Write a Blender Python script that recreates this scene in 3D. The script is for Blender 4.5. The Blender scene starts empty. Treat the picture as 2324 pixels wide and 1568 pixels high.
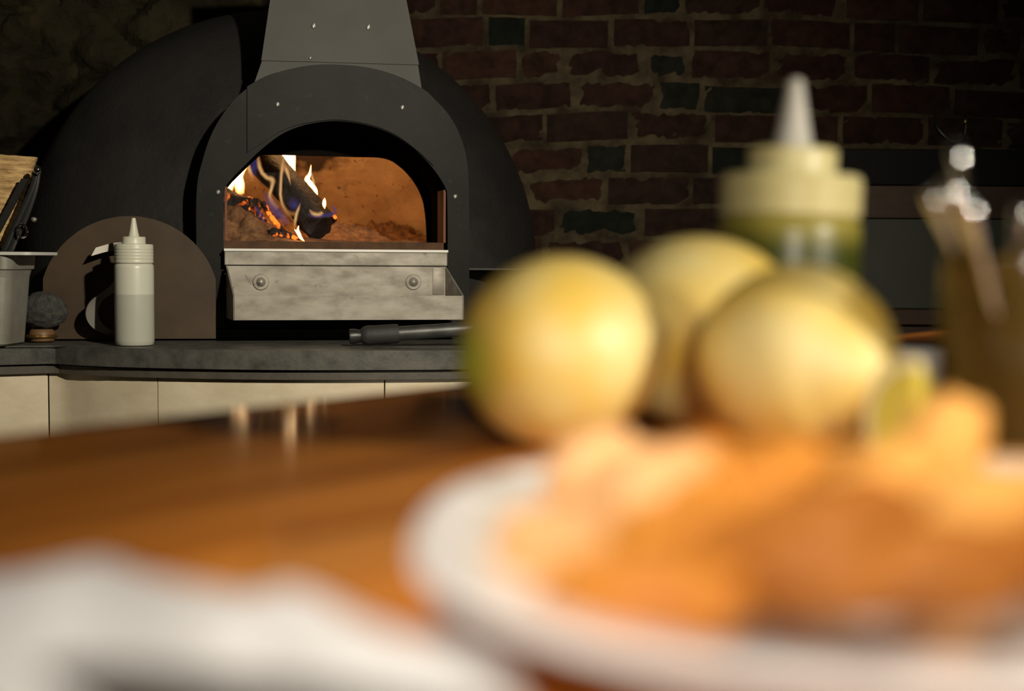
import bpy, bmesh, math, random
from mathutils import Vector, Matrix, noise, Euler

R = math.radians
SC = bpy.context.scene
COL = SC.collection
W, H = 2324, 1568
FPX = W * 50.0 / 36.0
CAM = Vector((0.0, 0.0, 1.071))
PITCH, ROLL = math.atan((784 - 588) / FPX), R(0.35)

# ------------------------------------------------------------------ camera
cd = bpy.data.cameras.new('camera'); cam = bpy.data.objects.new('camera', cd); COL.objects.link(cam)
cd.lens = 50; cd.sensor_width = 36; cd.clip_start = 0.01
CM = (Matrix.Rotation(math.pi / 2 - PITCH, 4, 'X') @ Matrix.Rotation(ROLL, 4, 'Z'))
cam.matrix_world = Matrix.Translation(CAM) @ CM
cd.dof.use_dof = True; cd.dof.focus_distance = 2.85; cd.dof.aperture_fstop = 50 / 13.2
SC.camera = cam

def ray(px, py):
    return (CM.to_3x3() @ Vector(((px - W / 2) / FPX, -(py - H / 2) / FPX, -1))).normalized()
def at(px, py, Y):
    d = ray(px, py); return CAM + d * (Y / d.y)
def onz(px, py, z):
    d = ray(px, py); return CAM + d * ((z - CAM.z) / d.z)

# ------------------------------------------------------------------ materials
def new_mat(name):
    m = bpy.data.materials.new(name); m.use_nodes = True
    nt = m.node_tree; return m, nt, nt.nodes['Principled BSDF']

def mat(name, col, rough=0.5, metal=0.0, col2=None, scale=8.0, bump=0.0, bscale=None, detail=6, stretch=None,
        coords='Object', lo=0.35, hi=0.65, spec=None, coat=0.0, sss=0.0, trans=0.0, ior=None, rough2=None, sssr=(0.01, 0.006, 0.003)):
    m, nt, b = new_mat(name)
    L = nt.links; N = nt.nodes
    b.inputs['Base Color'].default_value = (*col, 1); b.inputs['Roughness'].default_value = rough
    b.inputs['Metallic'].default_value = metal
    if spec is not None: b.inputs['Specular IOR Level'].default_value = spec
    if coat: b.inputs['Coat Weight'].default_value = coat; b.inputs['Coat Roughness'].default_value = 0.08
    if sss:
        b.inputs['Subsurface Weight'].default_value = sss; b.inputs['Subsurface Radius'].default_value = sssr
        b.inputs['Subsurface Scale'].default_value = 1.0
    if trans: b.inputs['Transmission Weight'].default_value = trans
    if ior: b.inputs['IOR'].default_value = ior
    tc = N.new('ShaderNodeTexCoord'); mp = N.new('ShaderNodeMapping')
    L.new(tc.outputs[coords], mp.inputs[0])
    if stretch: mp.inputs['Scale'].default_value = stretch
    if col2 is not None or rough2 is not None:
        nz = N.new('ShaderNodeTexNoise'); nz.inputs['Scale'].default_value = scale; nz.inputs['Detail'].default_value = detail
        nz.inputs['Roughness'].default_value = 0.6
        L.new(mp.outputs[0], nz.inputs['Vector'])
        mr = N.new('ShaderNodeMapRange'); mr.inputs[1].default_value = lo; mr.inputs[2].default_value = hi
        L.new(nz.outputs[0], mr.inputs[0])
        if col2 is not None:
            mx = N.new('ShaderNodeMix'); mx.data_type = 'RGBA'
            mx.inputs[6].default_value = (*col, 1); mx.inputs[7].default_value = (*col2, 1)
            L.new(mr.outputs[0], mx.inputs[0]); L.new(mx.outputs[2], b.inputs['Base Color'])
        if rough2 is not None:
            mf = N.new('ShaderNodeMapRange'); mf.inputs[3].default_value = rough; mf.inputs[4].default_value = rough2
            L.new(mr.outputs[0], mf.inputs[0]); L.new(mf.outputs[0], b.inputs['Roughness'])
    if bump:
        n2 = N.new('ShaderNodeTexNoise'); n2.inputs['Scale'].default_value = bscale or scale * 4; n2.inputs['Detail'].default_value = 8
        L.new(mp.outputs[0], n2.inputs['Vector'])
        bp = N.new('ShaderNodeBump'); bp.inputs['Strength'].default_value = 1.0; bp.inputs['Distance'].default_value = bump
        L.new(n2.outputs[0], bp.inputs['Height']); L.new(bp.outputs[0], b.inputs['Normal'])
    return m

def mix_layer(m, col, scale, lo, hi, stretch=None, detail=5):
    """second stain layer over the base colour"""
    nt = m.node_tree; N = nt.nodes; L = nt.links; b = N['Principled BSDF']
    src = b.inputs['Base Color'].links[0].from_socket if b.inputs['Base Color'].links else None
    tc = N.new('ShaderNodeTexCoord'); mp = N.new('ShaderNodeMapping'); L.new(tc.outputs['Object'], mp.inputs[0])
    mp.inputs['Location'].default_value = (3.1, 1.7, 5.3)
    if stretch: mp.inputs['Scale'].default_value = stretch
    nz = N.new('ShaderNodeTexNoise'); nz.inputs['Scale'].default_value = scale; nz.inputs['Detail'].default_value = detail
    L.new(mp.outputs[0], nz.inputs['Vector'])
    mr = N.new('ShaderNodeMapRange'); mr.inputs[1].default_value = lo; mr.inputs[2].default_value = hi; L.new(nz.outputs[0], mr.inputs[0])
    mx = N.new('ShaderNodeMix'); mx.data_type = 'RGBA'; mx.inputs[7].default_value = (*col, 1)
    if src: L.new(src, mx.inputs[6])
    else: mx.inputs[6].default_value = b.inputs['Base Color'].default_value
    L.new(mr.outputs[0], mx.inputs[0]); L.new(mx.outputs[2], b.inputs['Base Color'])
    return m

M = {}
M['dome'] = mat('dark_steel_dome', (0.020, 0.019, 0.0185), 0.5, 0.0, (0.032, 0.030, 0.028), 5, 0.0015, 60, spec=0.35)
mix_layer(M['dome'], (0.05, 0.048, 0.046), 3.0, 0.58, 0.8, (1, 1, 1.5))
M['arch'] = mat('blackened_steel', (0.0085, 0.0082, 0.0072), 0.5, 0.0, (0.0145, 0.0135, 0.0112), 14, 0.0, 120, spec=0.12)
mix_layer(M['arch'], (0.035, 0.033, 0.028), 40.0, 0.62, 0.8)
M['flue'] = mat('grey_sheet_steel', (0.075, 0.073, 0.067), 0.55, 0.0, (0.09, 0.087, 0.08), 6, 0.0, 90, spec=0.15)
M['steel'] = mat('worn_steel', (0.37, 0.34, 0.29), 0.42, 0.35, (0.25, 0.225, 0.185), 26, 0.0, 90, rough2=0.6, stretch=(0.6, 1, 1.4))
mix_layer(M['steel'], (0.12, 0.10, 0.08), 30, 0.63, 0.74)
M['screw'] = mat('screw_steel', (0.28, 0.27, 0.25), 0.45, 0.6)
M['brickin'] = mat('fired_oven_lining', (0.62, 0.40, 0.20), 0.95, 0, (0.48, 0.28, 0.13), 9, 0.004, 45)
mix_layer(M['brickin'], (0.06, 0.034, 0.02), 6.3, 0.57, 0.66)
mix_layer(M['brickin'], (0.04, 0.022, 0.014), 45, 0.64, 0.72)
M['hearth'] = mat('brown_hearth_brick', (0.10, 0.052, 0.024), 0.95, 0, (0.06, 0.03, 0.016), 30)
M['jamb'] = mat('firelit_red_jamb', (0.20, 0.085, 0.05), 0.9)  # glow of the fire on the jamb put into the base colour
M['soot'] = mat('soot_black_steel', (0.008, 0.007, 0.006), 1.0, 0, spec=0.0)
M['ash'] = mat('ash_bed', (0.34, 0.18, 0.08), 1.0, 0, (0.10, 0.05, 0.025), 40, 0.012, 60)
M['plinth'] = mat('black_plinth', (0.010, 0.010, 0.010), 0.7, spec=0.2)
M['stone'] = mat('dark_stone_counter', (0.045, 0.045, 0.040), 0.55, 0, (0.095, 0.090, 0.078), 30, 0.0006, 150, spec=0.4)
mix_layer(M['stone'], (0.13, 0.12, 0.10), 8, 0.60, 0.78)
M['ledge'] = mat('brown_stone_ledge', (0.06, 0.052, 0.042), 0.6, 0, (0.085, 0.073, 0.056), 25, 0.0005, 120)
M['tile'] = mat('cream_tile', (0.74, 0.64, 0.47), 0.42, 0, (0.60, 0.51, 0.355), 11, 0.0004, 60, stretch=(1, 1, 1.6), lo=0.3, hi=0.7)
M['door'] = mat('rusty_brown_steel', (0.046, 0.029, 0.015), 0.5, 0.0, (0.072, 0.047, 0.026), 8, 0.0, 120, spec=0.25)
M['wood'] = None
M['napkin'] = mat('white_cloth', (0.68, 0.675, 0.66), 0.9, 0, bump=0.0006, bscale=900)
M['china'] = mat('white_china', (0.85, 0.825, 0.80), 0.25, 0)
M['milky'] = mat('milky_plastic', (0.62, 0.615, 0.50), 0.4, 0, sss=0.3)
M['nozzle'] = mat('clear_milky_nozzle', (0.55, 0.54, 0.49), 0.3, 0, sss=0.3)
M['tan'] = mat('tan_fibre', (0.68, 0.45, 0.20), 0.95, 0, (0.32, 0.19, 0.075), 30, 0.004, 60, stretch=(1.0, 1, 6))
M['pan'] = mat('brushed_steel_pan', (0.34, 0.33, 0.285), 0.45, 0.4, (0.26, 0.25, 0.21), 14, 0.0002, 200)
M['rimsteel'] = mat('lit_steel_rim', (0.82, 0.80, 0.74), 0.35, 0.1)  # pale non-metal tone, light caught by the edges put into the colour
M['blackmetal'] = mat('black_metal', (0.02, 0.02, 0.019), 0.4, 0.0)
M['bristle'] = mat('charcoal_bristle', (0.030, 0.030, 0.027), 1.0, 0, (0.075, 0.075, 0.066), 90, 0.004, 260)
M['brushwood'] = mat('brown_brush_wood', (0.16, 0.085, 0.035), 0.5, 0)
M['rubber'] = mat('black_rubber_grip', (0.022, 0.022, 0.021), 0.65, 0, bump=0.0006, bscale=300)
M['pole'] = mat('grey_metal_pole', (0.10, 0.10, 0.097), 0.45, 0.5, (0.05, 0.05, 0.048), 20)
M['chrome'] = mat('polished_cutlery', (0.72, 0.71, 0.70), 0.07, 1.0)
M['shelfblack'] = mat('black_shelf_board', (0.006, 0.006, 0.006), 0.7, spec=0.2)
M['shelfwood'] = mat('dark_shelf_wood', (0.045, 0.022, 0.012), 0.6, 0, (0.065, 0.034, 0.018), 5, stretch=(1, 8, 8))
M['greenpanel'] = mat('grey_green_panel', (0.045, 0.048, 0.036), 0.6, 0, (0.055, 0.058, 0.043), 6)
M['floor'] = mat('kitchen_floor', (0.06, 0.05, 0.045), 0.6, 0, (0.045, 0.04, 0.035), 4)

def lemon_mat():
    m, nt, b = new_mat('lemon_rind'); N = nt.nodes; L = nt.links
    tc = N.new('ShaderNodeTexCoord')
    sx = N.new('ShaderNodeSeparateXYZ'); L.new(tc.outputs['Object'], sx.inputs[0])
    nz = N.new('ShaderNodeTexNoise'); nz.inputs['Scale'].default_value = 18; L.new(tc.outputs['Object'], nz.inputs['Vector'])
    mx = N.new('ShaderNodeMix'); mx.data_type = 'RGBA'
    mx.inputs[6].default_value = (0.78, 0.53, 0.085, 1); mx.inputs[7].default_value = (0.80, 0.66, 0.27, 1)
    mr = N.new('ShaderNodeMapRange'); mr.inputs[1].default_value = .35; mr.inputs[2].default_value = .65
    L.new(nz.outputs[0], mr.inputs[0]); L.new(mr.outputs[0], mx.inputs[0])
    # greenish stem tip
    g = N.new('ShaderNodeMapRange'); g.inputs[1].default_value = -0.046; g.inputs[2].default_value = -0.038
    g.inputs[3].default_value = 1; g.inputs[4].default_value = 0; L.new(sx.outputs['X'], g.inputs[0])
    m2 = N.new('ShaderNodeMix'); m2.data_type = 'RGBA'; m2.inputs[7].default_value = (0.30, 0.33, 0.03, 1)
    L.new(mx.outputs[2], m2.inputs[6]); L.new(g.outputs[0], m2.inputs[0]); L.new(m2.outputs[2], b.inputs['Base Color'])
    b.inputs['Roughness'].default_value = 0.45; b.inputs['Specular IOR Level'].default_value = 0.8; b.inputs['Subsurface Weight'].default_value = 0.15
    b.inputs['Subsurface Radius'].default_value = (0.01, 0.006, 0.002)
    v = N.new('ShaderNodeTexVoronoi'); v.inputs['Scale'].default_value = 620; L.new(tc.outputs['Object'], v.inputs['Vector'])
    bp = N.new('ShaderNodeBump'); bp.inputs['Distance'].default_value = 0.00018; L.new(v.outputs[0], bp.inputs['Height']); L.new(bp.outputs[0], b.inputs['Normal'])
    return m
M['lemon'] = lemon_mat()
M['pith'] = mat('lemon_pith', (0.78, 0.70, 0.42), 0.5, 0, sss=0.2)
M['flesh'] = mat('lemon_flesh', (0.62, 0.50, 0.08), 0.3, 0, sss=0.3)

def wood_mat(dirv):
    m, nt, b = new_mat('varnished_table_wood'); N = nt.nodes; L = nt.links
    tc = N.new('ShaderNodeTexCoord'); mp = N.new('ShaderNodeMapping'); L.new(tc.outputs['Object'], mp.inputs[0])
    mp.inputs['Scale'].default_value = (1.5, 11, 11)
    nz = N.new('ShaderNodeTexNoise'); nz.inputs['Scale'].default_value = 1.6; nz.inputs['Detail'].default_value = 6; nz.inputs['Distortion'].default_value = 0.6
    L.new(mp.outputs[0], nz.inputs['Vector'])
    cr = N.new('ShaderNodeValToRGB'); e = cr.color_ramp.elements
    e[0].position = 0.33; e[0].color = (0.20, 0.055, 0.006, 1); e[1].position = 0.70; e[1].color = (0.78, 0.30, 0.05, 1)
    k = e.new(0.5); k.color = (0.58, 0.195, 0.026, 1)
    L.new(nz.outputs[0], cr.inputs[0])
    # boards, each its own tone
    sx = N.new('ShaderNodeSeparateXYZ'); L.new(tc.outputs['Object'], sx.inputs[0])
    mu = N.new('ShaderNodeMath'); mu.operation = 'MULTIPLY'; mu.inputs[1].default_value = 1 / 0.085; L.new(sx.outputs['Y'], mu.inputs[0])
    fl = N.new('ShaderNodeMath'); fl.operation = 'FLOOR'; L.new(mu.outputs[0], fl.inputs[0])
    wn = N.new('ShaderNodeTexWhiteNoise'); wn.noise_dimensions = '1D'; L.new(fl.outputs[0], wn.inputs['W'])
    hs = N.new('ShaderNodeHueSaturation'); mr = N.new('ShaderNodeMapRange'); mr.inputs[3].default_value = 0.8; mr.inputs[4].default_value = 1.15
    L.new(wn.outputs[0], mr.inputs[0]); L.new(mr.outputs[0], hs.inputs['Value']); L.new(cr.outputs[0], hs.inputs['Color'])
    L.new(hs.outputs[0], b.inputs['Base Color'])
    b.inputs['Roughness'].default_value = 0.5; b.inputs['Specular IOR Level'].default_value = 0.15
    b.inputs['Coat Weight'].default_value = 0.32; b.inputs['Coat Roughness'].default_value = 0.09
    return m
M['wood'] = wood_mat(None)

def body_mat(name, full, empty, level, soft=0.002, rough=0.35):
    """translucent squeeze bottle wall: sauce colour below the filling level, empty plastic above"""
    m, nt, b = new_mat(name); N = nt.nodes; L = nt.links
    tc = N.new('ShaderNodeTexCoord'); sx = N.new('ShaderNodeSeparateXYZ'); L.new(tc.outputs['Object'], sx.inputs[0])
    mr = N.new('ShaderNodeMapRange'); mr.inputs[1].default_value = level - soft; mr.inputs[2].default_value = level + soft
    L.new(sx.outputs['Z'], mr.inputs[0])
    mx = N.new('ShaderNodeMix'); mx.data_type = 'RGBA'; mx.inputs[6].default_value = (*full, 1); mx.inputs[7].default_value = (*empty, 1)
    L.new(mr.outputs[0], mx.inputs[0]); L.new(mx.outputs[2], b.inputs['Base Color'])
    b.inputs['Roughness'].default_value = rough
    b.inputs['Subsurface Weight'].default_value = 0.2; b.inputs['Subsurface Radius'].default_value = (0.006, 0.006, 0.004)
    return m

def fritter_mat(name, c1, c2):
    m = mat(name, c1, 0.6, 0, c2, 35, 0.002, 120, spec=0.3, sss=0.12)
    return m
FR = [fritter_mat('fried_peach', (0.748, 0.442, 0.212), (0.663, 0.323, 0.102)),
      fritter_mat('fried_orange', (0.595, 0.238, 0.030), (0.442, 0.145, 0.017)),
      fritter_mat('fried_brown', (0.374, 0.128, 0.013), (0.289, 0.093, 0.009)),
      fritter_mat('fried_gold', (0.663, 0.340, 0.085), (0.595, 0.272, 0.051))]

def glass_mat():
    m, nt, b = new_mat('olive_brown_glass')
    b.inputs['Base Color'].default_value = (0.30, 0.20, 0.05, 1); b.inputs['Transmission Weight'].default_value = 0.8
    b.inputs['Roughness'].default_value = 0.12; b.inputs['IOR'].default_value = 1.3
    return m
M['glass'] = glass_mat()

def char_mat(name, glow, scale, thr, strength):
    m, nt, b = new_mat(name); N = nt.nodes; L = nt.links
    b.inputs['Base Color'].default_value = (0.016, 0.013, 0.012, 1); b.inputs['Roughness'].default_value = 0.75
    tc = N.new('ShaderNodeTexCoord')
    nz = N.new('ShaderNodeTexNoise'); nz.inputs['Scale'].default_value = scale; nz.inputs['Detail'].default_value = 5
    nz.inputs['Distortion'].default_value = 0.8
    L.new(tc.outputs['Object'], nz.inputs['Vector'])
    mr = N.new('ShaderNodeMapRange'); mr.inputs[1].default_value = thr; mr.inputs[2].default_value = thr + 0.09
    L.new(nz.outputs[0], mr.inputs[0])
    cr = N.new('ShaderNodeValToRGB'); e = cr.color_ramp.elements
    e[0].color = (0.55, 0.03, 0.0, 1); e[1].color = (1.0, 0.22, 0.02, 1)
    L.new(mr.outputs[0], cr.inputs[0]); L.new(cr.outputs[0], b.inputs['Emission Color'])
    mu = N.new('ShaderNodeMath'); mu.operation = 'MULTIPLY'; mu.inputs[1].default_value = strength; L.new(mr.outputs[0], mu.inputs[0])
    L.new(mu.outputs[0], b.inputs['Emission Strength'])
    n2 = N.new('ShaderNodeTexNoise'); n2.inputs['Scale'].default_value = 70; n2.inputs['Detail'].default_value = 7; L.new(tc.outputs['Object'], n2.inputs['Vector'])
    bp = N.new('ShaderNodeBump'); bp.inputs['Distance'].default_value = 0.006; L.new(n2.outputs[0], bp.inputs['Height']); L.new(bp.outputs[0], b.inputs['Normal'])
    return m
M['char'] = char_mat('charred_log', 1, 22, 0.70, 2)
M['ember'] = char_mat('glowing_log', 1, 34, 0.56, 1.3)
M['stick'] = char_mat('glowing_stick', 1, 40, 0.44, 1.6)

def flame_mat(name, c_core, c_edge, strength, amax=0.95, blue=0.0, power=1.6):
    m = bpy.data.materials.new(name); m.use_nodes = True; nt = m.node_tree; N = nt.nodes; L = nt.links
    for n in list(N): N.remove(n)
    out = N.new('ShaderNodeOutputMaterial'); em = N.new('ShaderNodeEmission'); tr = N.new('ShaderNodeBsdfTransparent'); mx = N.new('ShaderNodeMixShader')
    lw = N.new('ShaderNodeLayerWeight'); lw.inputs[0].default_value = 0.5
    inv = N.new('ShaderNodeMath'); inv.operation = 'SUBTRACT'; inv.inputs[0].default_value = 1.0; L.new(lw.outputs['Facing'], inv.inputs[1])
    pw = N.new('ShaderNodeMath'); pw.operation = 'POWER'; pw.inputs[1].default_value = power; L.new(inv.outputs[0], pw.inputs[0])
    tc = N.new('ShaderNodeTexCoord'); sx = N.new('ShaderNodeSeparateXYZ'); L.new(tc.outputs['Generated'], sx.inputs[0])
    z = N.new('ShaderNodeValToRGB'); e = z.color_ramp.elements
    e[0].position = 0; e[0].color = (0.15, 0.15, 0.15, 1); e[1].position = 1; e[1].color = (0.25, 0.25, 0.25, 1)
    k = e.new(0.35); k.color = (1, 1, 1, 1); k = e.new(0.75); k.color = (0.9, 0.9, 0.9, 1)
    L.new(sx.outputs['Z'], z.inputs[0])
    al = N.new('ShaderNodeMath'); al.operation = 'MULTIPLY'; L.new(pw.outputs[0], al.inputs[0]); L.new(z.outputs[0], al.inputs[1])
    a2 = N.new('ShaderNodeMath'); a2.operation = 'MULTIPLY'; a2.inputs[1].default_value = amax; L.new(al.outputs[0], a2.inputs[0])
    cm = N.new('ShaderNodeMix'); cm.data_type = 'RGBA'; cm.inputs[6].default_value = (*c_edge, 1); cm.inputs[7].default_value = (*c_core, 1)
    L.new(al.outputs[0], cm.inputs[0])
    L.new(cm.outputs[2], em.inputs[0]); em.inputs[1].default_value = strength
    L.new(a2.outputs[0], mx.inputs[0]); L.new(tr.outputs[0], mx.inputs[1]); L.new(em.outputs[0], mx.inputs[2]); L.new(mx.outputs[0], out.inputs[0])
    return m
M['flame'] = flame_mat('white_hot_flame', (1.0, 0.72, 0.38), (1.0, 0.30, 0.04), 9.0, 1.0, power=0.9)
M['flame_thin'] = flame_mat('thin_yellow_flame', (1.0, 0.62, 0.25), (0.8, 0.3, 0.08), 0.85, 0.5, power=2.0)
M['flame_blue'] = flame_mat('blue_flame', (0.10, 0.10, 0.38), (0.14, 0.06, 0.25), 0.5, 0.34, power=1.6)

# ------------------------------------------------------------------ object helpers
def tag(o, label=None, cat=None, group=None, kind=None):
    if label: o['label'] = label
    if cat: o['category'] = cat
    if group: o['group'] = group
    if kind: o['kind'] = kind
    return o
def empty(name, loc, rz=0.0, label=None, cat=None, group=None):
    o = bpy.data.objects.new(name, None); COL.objects.link(o); o.location = loc; o.rotation_euler = (0, 0, rz)
    o.empty_display_size = 0.05
    return tag(o, label, cat, group)
def obj(name, bm, m, parent=None, smooth=True, angle=40):
    bmesh.ops.recalc_face_normals(bm, faces=bm.faces)
    me = bpy.data.meshes.new(name); bm.to_mesh(me); bm.free()
    for mm in (m if isinstance(m, (list, tuple)) else [m]): me.materials.append(mm)
    if smooth:
        me.polygons.foreach_set('use_smooth', [True] * len(me.polygons))
        try: me.set_sharp_from_angle(angle=R(angle))
        except Exception: pass
    o = bpy.data.objects.new(name, me); COL.objects.link(o)
    if parent is not None: o.parent = parent
    return o
def lathe(prof, n=40, bm=None, mtx=None):
    bm = bm or bmesh.new(); rings = []
    mtx = mtx or Matrix()
    for r, z in prof:
        if r < 1e-6: rings.append([bm.verts.new(mtx @ Vector((0, 0, z)))])
        else: rings.append([bm.verts.new(mtx @ Vector((r * math.cos(2 * math.pi * i / n), r * math.sin(2 * math.pi * i / n), z))) for i in range(n)])
    for a, b in zip(rings, rings[1:]):
        for i in range(n):
            j = (i + 1) % n
            if len(a) == 1 and len(b) == 1: continue
            if len(a) == 1: bm.faces.new((a[0], b[i], b[j]))
            elif len(b) == 1: bm.faces.new((a[i], a[j], b[0]))
            else: bm.faces.new((a[i], a[j], b[j], b[i]))
    return bm
def box(bm, x0, x1, y0, y1, z0, z1, mtx=None, bevel=0.0):
    vs = [bm.verts.new((mtx or Matrix()) @ Vector(p)) for p in
          ((x0, y0, z0), (x1, y0, z0), (x1, y1, z0), (x0, y1, z0), (x0, y0, z1), (x1, y0, z1), (x1, y1, z1), (x0, y1, z1))]
    fs = [bm.faces.new([vs[i] for i in f]) for f in ((0, 3, 2, 1), (4, 5, 6, 7), (0, 1, 5, 4), (1, 2, 6, 5), (2, 3, 7, 6), (3, 0, 4, 7))]
    if bevel:
        es = list({e for f in fs for e in f.edges})
        bmesh.ops.bevel(bm, geom=es, offset=bevel, segments=2, affect='EDGES', profile=0.5)
    return bm
def tube(pts, rads, n=14, bm=None, caps=True, flat=None):
    """tube along points; flat=(wide, thin) makes a strap"""
    bm = bm or bmesh.new(); pts = [Vector(p) for p in pts]; rings = []
    if not isinstance(rads, (list, tuple)): rads = [rads] * len(pts)
    up = Vector((0, 0, 1)); prev = None
    for i, p in enumerate(pts):
        t = (pts[min(i + 1, len(pts) - 1)] - pts[max(i - 1, 0)]).normalized()
        if prev is None:
            a = up if abs(t.dot(up)) < 0.9 else Vector((1, 0, 0))
            u = (a - t * a.dot(t)).normalized()
        else:
            u = (prev - t * prev.dot(t)).normalized()
        prev = u; v = t.cross(u); r = rads[i]
        fw, ft = flat or (1, 1)
        rings.append([bm.verts.new(p + (u * math.cos(2 * math.pi * k / n) * ft + v * math.sin(2 * math.pi * k / n) * fw) * r) for k in range(n)])
    for a, b in zip(rings, rings[1:]):
        for k in range(n): bm.faces.new((a[k], a[(k + 1) % n], b[(k + 1) % n], b[k]))
    if caps:
        bm.faces.new(list(reversed(rings[0]))); bm.faces.new(rings[-1])
    return bm
def strap(pts, w, th, axis):
    """flat bent strip: path in 3D, wide along axis"""
    bm = bmesh.new(); pts = [Vector(p) for p in pts]; ax = Vector(axis).normalized(); rings = []
    for i, p in enumerate(pts):
        t = (pts[min(i + 1, len(pts) - 1)] - pts[max(i - 1, 0)]).normalized(); nn = t.cross(ax).normalized()
        rings.append([bm.verts.new(p + ax * w / 2 * a + nn * th / 2 * b) for a, b in ((-1, -1), (1, -1), (1, 1), (-1, 1))])
    for a, b in zip(rings, rings[1:]):
        for k in range(4): bm.faces.new((a[k], a[(k + 1) % 4], b[(k + 1) % 4], b[k]))
    bm.faces.new(list(reversed(rings[0]))); bm.faces.new(rings[-1])
    return bm
def cr(pts, n):
    """Catmull-Rom resample, even by arc length, n points (tuples of any size)"""
    P = [Vector(p) for p in pts]; fine = []
    for i in range(len(P) - 1):
        p0, p1, p2, p3 = P[max(i - 1, 0)], P[i], P[i + 1], P[min(i + 2, len(P) - 1)]
        for k in range(16):
            t = k / 16
            fine.append(0.5 * ((2 * p1) + (p2 - p0) * t + (2 * p0 - 5 * p1 + 4 * p2 - p3) * t * t + (3 * p1 - p0 - 3 * p2 + p3) * t ** 3))
    fine.append(P[-1]); acc = [0]
    for a, b in zip(fine, fine[1:]): acc.append(acc[-1] + (b - a).length)
    out = []; j = 0
    for i in range(n):
        s = acc[-1] * i / (n - 1)
        while j < len(acc) - 2 and acc[j + 1] < s: j += 1
        d = acc[j + 1] - acc[j]; out.append(fine[j].lerp(fine[j + 1], (s - acc[j]) / d if d else 0))
    return out
def prism(bm, outline, y0, y1, mtx=None):
    """closed outline [(x,z)] extruded from y0 to y1"""
    mt = mtx or Matrix()
    a = [bm.verts.new(mt @ Vector((x, y0, z))) for x, z in outline]; b = [bm.verts.new(mt @ Vector((x, y1, z))) for x, z in outline]
    n = len(a)
    for i in range(n): bm.faces.new((a[i], a[(i + 1) % n], b[(i + 1) % n], b[i]))
    bm.faces.new(list(reversed(a))); bm.faces.new(b)
    return bm
def arch_ring(bm, outer, inner, y0, y1):
    """arch-shaped ring between two open paths of equal length"""
    A = [[bm.verts.new((x, y, z)) for x, z in path] for path in (outer, inner) for y in (y0, y1)]
    of, ob, inf, inb = A; n = len(of)
    for i in range(n - 1):
        for p, q in ((of, inf), (inf, inb), (inb, ob), (ob, of)):
            bm.faces.new((p[i], p[i + 1], q[i + 1], q[i]))
    for i in (0, n - 1): bm.faces.new((of[i], inf[i], inb[i], ob[i]))
    return bm
def blob(bm, rx, ry, rz, amp, freq, seed, sub=3, mtx=None):
    r = bmesh.ops.create_icosphere(bm, subdivisions=sub, radius=1.0)
    off = Vector((seed * 13.7, seed * 7.1, seed * 3.3))
    for v in r['verts']:
        p = v.co.copy(); k = 1 + amp * noise.noise(p * freq + off) + amp * 0.4 * noise.noise(p * freq * 2.7 + off)
        v.co = Vector((p.x * rx, p.y * ry, p.z * rz)) * k
        if mtx: v.co = mtx @ v.co
    return bm

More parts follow.
